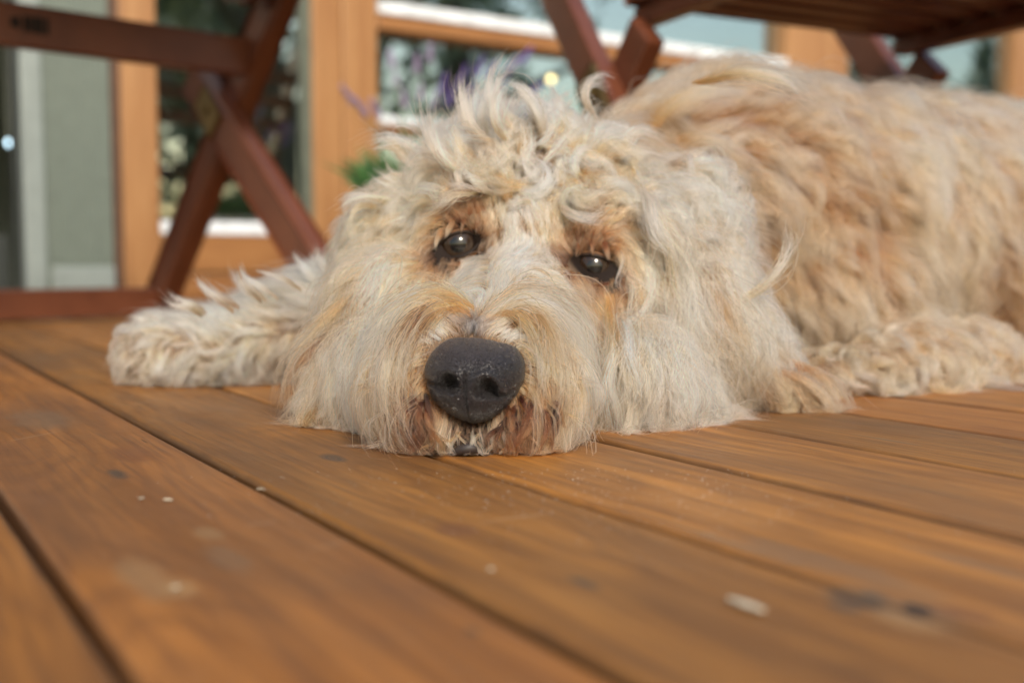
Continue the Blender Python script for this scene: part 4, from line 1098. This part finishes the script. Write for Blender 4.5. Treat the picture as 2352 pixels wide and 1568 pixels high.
def surf(px, py, off, zlast):
    d = ray(px, py); L = np.linalg.norm(d)
    loc, n, i, ds = BVH.ray_cast(Vector(CAM), Vector(d / L), 1.6)
    if loc is None or (zlast is not None and abs(ds / L - zlast) > .05): Z = zlast if zlast else .75
    else: Z = ds / L
    return at(px, py, Z - off), Z
def feature_locks():
    """single locks that stand out: points in the picture, height above the skin in mm, hairs, width mm, colour"""
    LK = [
     ([(1063, 394), (1013, 357), (989, 302), (983, 240)], (8, 20), 120, 2.6, WHT), ([(1075, 400), (1030, 370), (1002, 330), (990, 280)], (8, 20), 110, 2.6, CRM),
     ([(1161, 351), (1087, 296), (1069, 234), (1075, 185)], (12, 20), 150, 3.2, WHT), ([(1210, 308), (1136, 246), (1130, 197), (1155, 168)], (12, 20), 150, 3.4, WHT),
     ([(1240, 306), (1226, 244), (1194, 201), (1155, 182)], (12, 20), 150, 3.4, CRM), ([(1250, 330), (1240, 272), (1215, 225), (1180, 196)], (12, 18), 150, 3.2, WHT),
     ([(1180, 340), (1150, 285), (1155, 230), (1180, 195)], (14, 26), 140, 3.2, CRM), ([(1120, 330), (1100, 270), (1110, 220), (1135, 190)], (14, 22), 120, 3.0, WHT),
     ([(1370, 270), (1346, 232), (1346, 195), (1370, 180), (1394, 190)], (10, 24), 90, 2.2, WHT),
     ([(913, 470), (853, 456), (810, 462), (781, 490)], (6, 16), 80, 2.2, CRM), ([(890, 480), (835, 470), (808, 490), (805, 530)], (6, 14), 60, 1.8, APR),
     ([(905, 520), (850, 520), (800, 540), (760, 555)], (6, 10), 26, 1.6, APR),
     ([(1050, 400), (1100, 398), (1143, 368), (1150, 330)], (12, 26), 130, 3.0, CRM),
     ([(1180, 400), (1200, 440), (1245, 440), (1268, 405), (1250, 370), (1215, 372)], (12, 26), 110, 2.6, WHT),
     ([(1290, 400), (1310, 440), (1330, 470), (1372, 480)], (8, 14), 70, 1.8, CRM),
     ([(1389, 351), (1438, 357), (1481, 400), (1506, 462)], (12, 26), 150, 3.4, WHT), ([(1530, 351), (1592, 388), (1623, 425), (1629, 470)], (10, 24), 140, 3.0, WHT),
     ([(1440, 420), (1490, 450), (1510, 520), (1560, 570)], (12, 26), 140, 3.2, WHT), ([(1300, 380), (1350, 360), (1400, 385), (1420, 430)], (12, 28), 140, 3.2, CRM),
     ([(1240, 470), (1205, 462), (1180, 470), (1160, 455)], (6, 14), 60, 1.8, CRM),
     ([(1450, 560), (1500, 640), (1480, 720), (1430, 770)], (10, 20), 110, 2.6, WHT), ([(1520, 600), (1560, 700), (1550, 780), (1500, 830)], (10, 20), 120, 2.8, WHT),
     # moustache arcs
     ([(1100, 712), (1001, 664), (909, 704), (863, 782), (856, 862), (868, 905)], (9, 13), 34, 1.4, APR), ([(1090, 708), (1010, 678), (930, 722), (888, 810), (880, 900), (910, 985)], (9, 13), 130, 2.6, CRM),
     ([(1085, 700), (1015, 690), (950, 735), (905, 830), (900, 930), (940, 1020)], (9, 13), 120, 2.4, APR), ([(1060, 690), (990, 676), (915, 730), (872, 830), (880, 950), (925, 1030)], (9, 13), 120, 2.6, CRM),
     ([(1050, 700), (980, 720), (925, 800), (905, 900), (925, 990), (965, 1035)], (5, 9), 90, 2.2, ORG),
     ([(1124, 714), (1186, 668), (1284, 686), (1340, 747), (1352, 831), (1327, 942), (1266, 1016)], (9, 13), 120, 2.4, CRM), ([(1122, 706), (1190, 680), (1275, 705), (1325, 780), (1330, 880), (1300, 970)], (9, 13), 130, 2.6, CRM),
     ([(1130, 720), (1210, 695), (1290, 740), (1322, 830), (1318, 930), (1270, 1010), (1215, 1050)], (9, 13), 90, 2.0, APR), ([(1150, 720), (1225, 715), (1290, 790), (1305, 890), (1280, 985)], (5, 9), 110, 2.4, APR),
     ([(1095, 718), (1035, 700), (975, 740), (935, 820), (925, 900)], (7, 10), 90, 2.2, APR), ([(1040, 690), (960, 690), (895, 760), (872, 850), (862, 930), (890, 1000)], (9, 13), 90, 2.0, CRM), ([(1020, 680), (930, 690), (870, 760), (845, 860), (850, 950)], (8, 12), 90, 2.4, WHT),
     ([(1150, 700), (1230, 690), (1310, 750), (1345, 850), (1340, 950), (1300, 1020)], (9, 13), 100, 2.2, CRM), ([(1180, 690), (1270, 690), (1340, 770), (1365, 870), (1360, 960)], (8, 12), 90, 2.4, WHT), ([(1140, 730), (1190, 720), (1240, 770), (1262, 850), (1255, 930)], (7, 10), 90, 2.2, APR),
     ([(1330, 860), (1330, 950), (1290, 1015), (1235, 1055)], (5, 8), 60, 1.8, ORG),
     # dark wet streaks by the lips
     ([(930, 930), (935, 990), (955, 1030), (975, 1045)], (4, 5), 60, 1.8, (.06, .024, .012)), ([(985, 950), (972, 1000), (955, 1040)], (3, 4), 50, 1.3, (.05, .02, .010)), ([(950, 900), (948, 960), (962, 1020)], (4, 4), 40, 1.2, (.09, .03, .012)),
     ([(1215, 980), (1228, 1010), (1246, 1030)], (3, 4), 26, .8, (.06, .024, .012)), ([(1180, 985), (1190, 1015), (1200, 1040)], (3, 4), 26, .8, (.06, .024, .012)), ([(1005, 985), (1000, 1015), (985, 1042)], (3, 4), 30, .9, (.06, .024, .012)),
     # white bristles of the chin
     ([(1040, 968), (1032, 1005), (1028, 1042)], (3, 6), 12, .9, WHT), ([(1052, 972), (1050, 1005), (1056, 1036)], (3, 6), 10, .8, WHT), ([(1100, 972), (1106, 1005), (1110, 1040)], (3, 6), 12, .9, WHT), ([(1088, 974), (1084, 1000), (1078, 1020)], (3, 5), 7, .6, WHT),
     ([(1120, 968), (1130, 1005), (1134, 1044)], (3, 6), 14, 1.0, WHT), ([(1020, 962), (1008, 1000), (1004, 1040)], (3, 6), 14, 1.0, WHT), ([(1145, 960), (1158, 1000), (1166, 1044)], (3, 6), 16, 1.2, WHT), ([(1062, 1030), (1058, 1042), (1052, 1054)], (2, 3), 12, .8, WHT), ([(1092, 1030), (1098, 1044), (1102, 1056)], (2, 3), 12, .8, WHT),
     # ears and bottom fringe
     ([(843, 647), (742, 730), (662, 830), (640, 954)], (6, 10), 60, 2.2, APR), ([(815, 735), (712, 815), (672, 880), (680, 948)], (5, 8), 70, 2.2, ORG), ([(800, 770), (735, 850), (690, 920), (655, 962)], (5, 8), 70, 2.2, APR),
     ([(786, 893), (798, 967), (841, 1022), (882, 1031)], (8, 6), 36, 1.4, WHT), ([(830, 700), (770, 790), (745, 880), (760, 960)], (6, 12), 110, 3.0, CRM), ([(860, 740), (815, 830), (800, 930), (830, 1000)], (8, 12), 120, 3.0, WHT),
     ([(1773, 757), (1830, 778), (1855, 823), (1859, 850)], (8, 14), 60, 2.0, WHT), ([(1780, 830), (1880, 862), (1925, 915), (1933, 952)], (5, 8), 110, 3.0, TAN), ([(1760, 850), (1850, 880), (1900, 925), (1905, 955)], (5, 8), 110, 3.0, TAN),
     ([(1650, 760), (1700, 830), (1730, 900), (1700, 965)], (8, 12), 120, 3.0, CRM), ([(1600, 760), (1630, 850), (1620, 930), (1590, 995)], (8, 12), 120, 3.0, CRM), ([(1560, 820), (1545, 900), (1570, 960), (1530, 995)], (8, 12), 110, 3.0, WHT),
     ([(1480, 850), (1510, 930), (1500, 1000), (1520, 1025)], (8, 10), 110, 2.8, WHT), ([(1420, 860), (1450, 940), (1440, 1010), (1425, 1040)], (8, 10), 110, 2.6, CRM), ([(1690, 640), (1740, 720), (1765, 800), (1740, 870)], (8, 14), 120, 3.2, WHT),
     # short lashes of brow hair over the upper lids
     ([(1040, 505), (1030, 530), (1020, 552)], (4, 7), 60, 1.8, TAN), ([(1068, 500), (1062, 524), (1058, 545)], (4, 7), 60, 1.8, ORG), ([(1095, 510), (1092, 528), (1090, 546)], (4, 7), 50, 1.6, ORG), ([(1015, 525), (1005, 550), (998, 575)], (4, 7), 60, 1.8, TAN),
     ([(1330, 556), (1325, 578), (1318, 598)], (4, 7), 50, 1.6, ORG), ([(1358, 552), (1360, 574), (1362, 594)], (4, 7), 60, 1.8, ORG), ([(1388, 556), (1394, 578), (1400, 600)], (4, 7), 60, 1.8, ORG), ([(1412, 566), (1424, 590), (1430, 616)], (4, 7), 60, 1.8, TAN),
     ([(1400, 650), (1375, 655), (1340, 650)], (2, 3), 40, 1.4, ORG), ([(1080, 602), (1050, 606), (1015, 604)], (2, 3), 40, 1.4, ORG),
     # eye corner wisps
     ([(1165, 585), (1120, 590), (1085, 592), (1060, 600)], (3, 7), 40, 1.6, WHT), ([(1170, 600), (1130, 612), (1090, 622), (1050, 640)], (3, 7), 50, 2.0, WHT), ([(1425, 560), (1428, 600), (1415, 640), (1420, 670)], (4, 8), 50, 1.8, WHT), ([(1260, 610), (1290, 620), (1312, 630)], (3, 5), 30, 1.4, CRM),
     # shaggy top line of the stretched leg
     ([(470, 720), (440, 700), (405, 690), (372, 668)], (6, 14), 120, 3.2, GRY), ([(540, 710), (505, 690), (470, 668), (455, 648)], (6, 14), 120, 3.2, WHT), ([(600, 695), (570, 668), (548, 646), (540, 622)], (6, 16), 120, 3.2, GRY), ([(640, 690), (610, 665), (580, 648), (565, 630)], (6, 14), 120, 3.2, WHT),
     ([(690, 670), (660, 645), (630, 632), (606, 622)], (6, 12), 120, 3.2, GRY), ([(740, 660), (710, 630), (690, 612), (680, 596)], (6, 14), 120, 3.2, WHT), ([(770, 650), (750, 622), (730, 605), (722, 590)], (6, 14), 120, 3.2, GRY),
     # paw and body
     ([(1475, 330), (1540, 250), (1640, 215), (1760, 230)], (14, 30), 160, 5, APR), ([(1600, 190), (1700, 165), (1800, 180), (1850, 215)], (14, 30), 160, 5, APR), ([(1680, 700), (1760, 640), (1800, 560), (1790, 500)], (10, 24), 60, 2.4, CRM),
    ]
    def wavy(x0, y0, x1, y1, bow, amp, per, o0, o1, cnt, wd, col):
        n = 9; pts = []; ph = rng.uniform(0, 6.28)
        nx, ny = -(y1 - y0), x1 - x0; nl = math.hypot(nx, ny); nx /= nl; ny /= nl
        for i in range(n):
            q = i / (n - 1)
            o = bow * math.sin(math.pi * q) + amp * (math.sin(ph + q * per * 6.28) - math.sin(ph)) * min(1, q * 2)
            pts.append((x0 + (x1 - x0) * q + nx * o, y0 + (y1 - y0) * q + ny * o))
        LK.append((pts, (o0, o1), cnt, wd, col))
    for k in range(46):       # ear on the right: long waves down to tan tips
        q = rng.random(); w = rng.random() * .8
        x0 = 1470 + 130 * q + rng.normal(0, 10); y0 = 385 + 120 * q + 240 * w
        x1 = 1600 + 300 * q ** 1.2 + rng.normal(0, 18); y1 = min(y0 + rng.uniform(250, 430), 985 - 50 * q)
        x1 = x0 + (x1 - x0) * (y1 - y0) / 520
        tip = y1 > 880 and q > .45
        wavy(x0, y0, x1, y1, -rng.uniform(5, 35), rng.uniform(9, 20), rng.uniform(1.1, 2.0), 7, rng.uniform(10, 17), 80, 2.4, TAN if tip and k % 3 else [WHT, WHT, CRM][k % 3])
    for k in range(16):       # tan fan of the ear tip on the deck
        x0 = rng.uniform(1700, 1830); y0 = rng.uniform(820, 880)
        wavy(x0, y0, x0 + rng.uniform(30, 115), min(y0 + rng.uniform(70, 110), 962), rng.uniform(-12, 4), 4, 1, 5, 8, 70, 2.2, [TAN, APR, ORG][k % 3])
    hx = [640, 740, 860, 960, 1200, 1330, 1500, 1600, 1720, 1935]; hy = [955, 980, 1012, 1042, 1047, 1036, 1018, 998, 972, 948]
    for k in range(120):      # wisps that splay over the boards
        x0 = rng.uniform(650, 1930); yb = float(np.interp(x0, hx, hy)); dx = rng.normal(0, 28)
        wavy(x0, yb - rng.uniform(18, 60), x0 + dx, yb + rng.uniform(-4, 13), rng.normal(0, 9), 2, 1, 5, 6, 12, 1.1, [CRM, WHT, APR, TAN][k % 4])
    for k in range(34):       # wet dark strands beside the mouth
        sd = -1 if k % 2 else 1
        x0 = 1078 + sd * rng.uniform(60, 205); y0 = rng.uniform(905, 985)
        wavy(x0, y0, x0 - sd * rng.uniform(-25, 40), min(1048, y0 + rng.uniform(55, 120)), rng.normal(0, 10), 2, .8, 6, 9, 40, 1.3, [(.055, .022, .011), (.11, .042, .018), (.19, .08, .034)][k % 3])
    for k in range(34):       # right cheek
        x0 = rng.uniform(1400, 1580); y0 = rng.uniform(620, 800)
        y1 = min(y0 + rng.uniform(190, 300), 1025 - (x0 - 1400) * .2)
        wavy(x0, y0, x0 + rng.uniform(-10, 60), y1, -rng.uniform(0, 22), rng.uniform(7, 17), rng.uniform(1.1, 1.9), 7, rng.uniform(9, 16), 70, 2.2, [WHT, CRM, WHT, APR][k % 4])
    for k in range(26):       # left cheek and ear
        x0 = rng.uniform(830, 960); y0 = rng.uniform(560, 760)
        x1 = x0 - rng.uniform(30, 130); y1 = min(y0 + rng.uniform(200, 300), 962 + max(0, x1 - 650) * .24)
        wavy(x0, y0, x1, y1, rng.uniform(-5, 22), rng.uniform(5, 13), rng.uniform(1.0, 1.7), 6, rng.uniform(8, 14), 70, 2.2, [WHT, CRM, APR, TAN][k % 4] if x0 < 885 else [WHT, WHT, CRM, WHT][k % 4])
    for k in range(60):       # mop over the crown
        x0 = rng.uniform(950, 1520); y0 = rng.uniform(max(270, 300 + abs(x0 - 1180) * .25), 470)
        a = rng.normal((x0 - 1200) / 260, .7); L_ = rng.uniform(90, 170)
        x1 = x0 + math.sin(a) * L_; y1 = y0 - math.cos(a) * L_ * .75
        y1 = max(y1, 215 + abs(x1 - 1160) * .35)
        wavy(x0, y0, x1, y1, rng.normal(0, 32), rng.uniform(6, 18), rng.uniform(.6, 1.3), 9, rng.uniform(12, 24), 75, 2.4, [WHT, CRM, WHT, APR][k % 4])
    for k in range(110):
        sd = -1 if k % 2 else 1
        cx = 1085 + sd * rng.uniform(70, 230); cy = rng.uniform(690, 940)
        sp = rng.uniform(20, 75); dn = rng.uniform(50, 190); cu = rng.uniform(-.2, .9)
        pts = [(cx, cy), (cx + sd * sp, cy + dn * .25), (cx + sd * sp * (1.2 - .3 * cu), cy + dn * .65), (cx + sd * sp * (1.1 - cu), cy + dn)]
        pts = [(x, min(y, 1046)) for x, y in pts]
        LK.append((pts, (6, rng.uniform(10, 20)), 4, .7, [APR, WHT, CRM, TAN][k % 4]))
    for k in range(90):
        cx = rng.uniform(960, 1500); cy = rng.uniform(240, 420); a = rng.uniform(-1, 1)
        cy = max(cy, 255 + abs(cx - 1160) * .25)
        q = rng.uniform(40, 95)
        LK.append(([(cx, cy), (cx + a * q * .3, cy - q * .5), (cx + a * q * .9, cy - q * .75), (cx + a * q * 1.3, cy - q * rng.uniform(.2, .8))], (8, rng.uniform(14, 26)), 5, 1.2, [WHT, CRM][k % 2]))
    LK2 = []
    for pts, oo, cnt, wd, col in LK:
        if wd < 2.0: LK2.append((pts, oo, cnt, wd, col)); continue
        for r_ in range(3):
            j0 = rng.normal(0, 5, 2); j1 = rng.normal(0, 13, 2); n = len(pts) - 1
            LK2.append(([(x + j0[0] + (j1[0] - j0[0]) * i / n, y + j0[1] + (j1[1] - j0[1]) * i / n) for i, (x, y) in enumerate(pts)], (oo[0], oo[1] * rng.uniform(.75, 1.15)), int(cnt * .48), wd * .62, tuple(np.minimum(.88, np.array(col) * math.exp(rng.normal(-.03, .26))))))
    LK = LK2
    P, L, Nn, T, C, Wd, Sh = [], [], [], [], [], [], []
    for pts, (o0, o1), cnt, wd, col in LK:
        zl = None; Q = []
        for k, (x, y) in enumerate(pts):
            off = (o0 + (o1 - o0) * k / (len(pts) - 1)) * .001 if k else .0005
            q, zl = surf(x, y, off, zl); Q.append(q)
        Q = np.array(Q)
        # Catmull-Rom through the points
        E = np.vstack([2 * Q[0] - Q[1], Q, 2 * Q[-1] - Q[-2]])
        out = []
        for q in np.linspace(0, len(Q) - 1 - 1e-6, K):
            i = int(q); f = q - i; p0, p1, p2, p3 = E[i:i + 4]
            out.append(.5 * (2 * p1 + (p2 - p0) * f + (2 * p0 - 5 * p1 + 4 * p2 - p3) * f ** 2 + (3 * p1 - p0 - 3 * p2 + p3) * f ** 3))
        out = np.array(out); out[:, 2] = np.maximum(out[:, 2], .0009)
        loc, n, i, ds = BVH.find_nearest(Vector(out[0]))
        P.append(out); L.append(np.linalg.norm(np.diff(out, axis=0), axis=1).sum()); Nn.append(np.array(n)); T.append(col); C.append(cnt); Wd.append(wd * .001)
    return tuple(np.array(a) for a in (P, L, Nn, T, C, Wd))

def hairs(name, GP, GL, GN, GT, cnt, wid, rad, clump):
    """fill every guide with hairs; cnt hairs per lock, wid its half width at the root in m"""
    gi = np.repeat(np.arange(len(GP)), cnt)
    n = len(gi)
    gl = GL[gi]; P = GP[gi]; W = wid[gi]
    d, e1, e2 = frames(P)
    nrm = GN[gi]
    ta = unitv(np.cross(nrm, RT[None] + .01)); tb = np.cross(nrm, ta)
    rr = W * np.sqrt(rng.random(n)); aa = rng.uniform(0, 2 * np.pi, n)
    off = ta * (rr * np.cos(aa))[:, None] + tb * (rr * np.sin(aa))[:, None]
    fly = rng.random(n) < .16
    cl = np.clip(np.where(fly, .25, clump + rng.normal(0, .06, n)), 0, .97)
    lens = np.where(fly, rng.uniform(.8, 1.12, n), rng.uniform(.70, 1.02, n))
    sp = s_[None] * lens[:, None] * (K - 1)
    i0 = np.clip(np.floor(sp).astype(int), 0, K - 2); fr = (sp - i0)[..., None]
    ar = np.arange(n)[:, None]
    Q = P[ar, i0] * (1 - fr) + P[ar, i0 + 1] * fr
    prof = (1 - cl[:, None] * np.clip(s_[None] * 1.6, 0, 1) ** .8)
    Q = Q + off[:, None] * prof[..., None]
    b1 = rng.normal(0, 1, n); b2 = rng.normal(0, 1, n)
    bun = np.sin(np.pi * np.clip(s_ * .88 + .04, 0, 1))[None] * np.minimum(W * .42, gl * .045)[:, None]
    Q = Q + e1 * (b1[:, None] * bun)[..., None] + e2 * (b2[:, None] * bun * .4)[..., None]
    fa = rng.normal(0, 1, (n, 3, 3)); fp = rng.uniform(0, 6.28, (n, 3))
    amp = np.where(fly, .05, .018) * gl
    for h in range(2):
        wv = np.sin(fp[:, h, None] + s_[None] * (3.0 + 4 * h)) - np.sin(fp[:, h, None])
        Q = Q + (wv * amp[:, None] / (1 + h))[..., None] * fa[:, h][:, None]
    Q[:, :, 2] = np.maximum(Q[:, :, 2], rng.uniform(.0004, .002, n)[:, None])
    px, py, pz = project(Q.reshape(-1, 3))
    bad = in_eye(px, py, pz, .98) | (in_nose(px, py, .90) & (pz < .585))
    bad = bad.reshape(n, K)
    ok = bad.mean(1) <= 0
    ok |= (rng.random(n) < .015) & (bad.mean(1) < .3)
    Q = Q[ok]; gi = gi[ok]; n = len(gi)
    tint = GT[gi] * rng.uniform(.84, 1.10, n)[:, None] * (1 + rng.normal(0, .025, (n, 3)))
    tint = np.clip(tint, .004, .90)
    R = rad[gi][:, None] * rng.uniform(.7, 1.2, n)[:, None] * np.clip(1.08 - s_[None] ** 2.2, .12, 1)
    return Q, R, tint
def to_curves(name, lst):
    Q = np.concatenate([a[0] for a in lst]); R = np.concatenate([a[1] for a in lst]); T = np.concatenate([a[2] for a in lst])
    n = len(Q)
    hc = bpy.data.hair_curves.new(name)
    hc.add_curves([K] * n)
    hc.points.foreach_set('position', Q.astype(np.float32).ravel())
    ra = hc.attributes.get('radius') or hc.attributes.new('radius', 'FLOAT', 'POINT')
    ra.data.foreach_set('value', R.astype(np.float32).ravel())
    ca = hc.attributes.new('tint', 'FLOAT_COLOR', 'CURVE')
    ca.data.foreach_set('color', np.concatenate([T, np.ones((n, 1))], 1).astype(np.float32).ravel())
    hc.materials.append(M['hair'])
    o = link(bpy.data.objects.new(name, hc), dog)
    print(name, 'hairs', n)
    return o
SPREAD = {HEAD: .0034, EARL: .0038, EARR: .0042, BODY: .0076, ARMR: .0070, LEGL: .0046}
RAD = {HEAD: .00017, EARL: .00018, EARR: .00019, BODY: .00026, ARMR: .00024, LEGL: .00021}
def coat(reg, name, extra=None):
    i = np.where(GR == reg)[0]
    short = GF[i, 2] < 22; curly = GF[i, 4] > 3.4
    per = int(DENS[reg][1] * HS)
    cnt = np.where(short, max(2, per // 2), per)
    wid = np.full(len(i), SPREAD[reg])
    if reg == HEAD:
        cnt = np.where(curly, int(per * 2.2), cnt); wid = np.where(curly, wid * 1.5, np.where(short, wid * .75, wid))
    shade = np.exp(rng.normal(0, (.20 if reg in (BODY, ARMR) else .24), len(i))); warm = rng.normal(0, .07, len(i))
    T = GT[i] * shade[:, None] * np.stack([np.ones(len(i)), 1 - .5 * warm, 1 - 1.4 * warm], 1)
    lst = [hairs(name, GP[i], GL[i], GN[i], T, cnt, wid, np.full(len(i), RAD[reg]), .72 if reg in (BODY, ARMR, LEGL) else .80)]
    if extra: lst.append(extra)
    return to_curves(name, lst)
FP, FL, FN, FT, FC, FWd = feature_locks()
_fx, _fy, _fz = project(FP[:, 0])
onleg = (_fx < 790) & (_fy < 860) & (_fz > .80)
onbody = (_fx > 1440) & (_fz > .84)
def feat(m):
    return hairs('', FP[m], FL[m], FN[m], FT[m], np.maximum(3, (FC[m] * HS * .7).astype(int)), FWd[m], np.full(int(m.sum()), .00018), .80)
coat(HEAD, 'head_fur', feat(~onleg & ~onbody))
coat(EARL, 'ear_fur'); coat(EARR, 'ear_fur')
coat(BODY, 'body_fur', feat(onbody) if onbody.any() else None)
coat(ARMR, 'leg_fur'); coat(LEGL, 'leg_fur', feat(onleg) if onleg.any() else None)
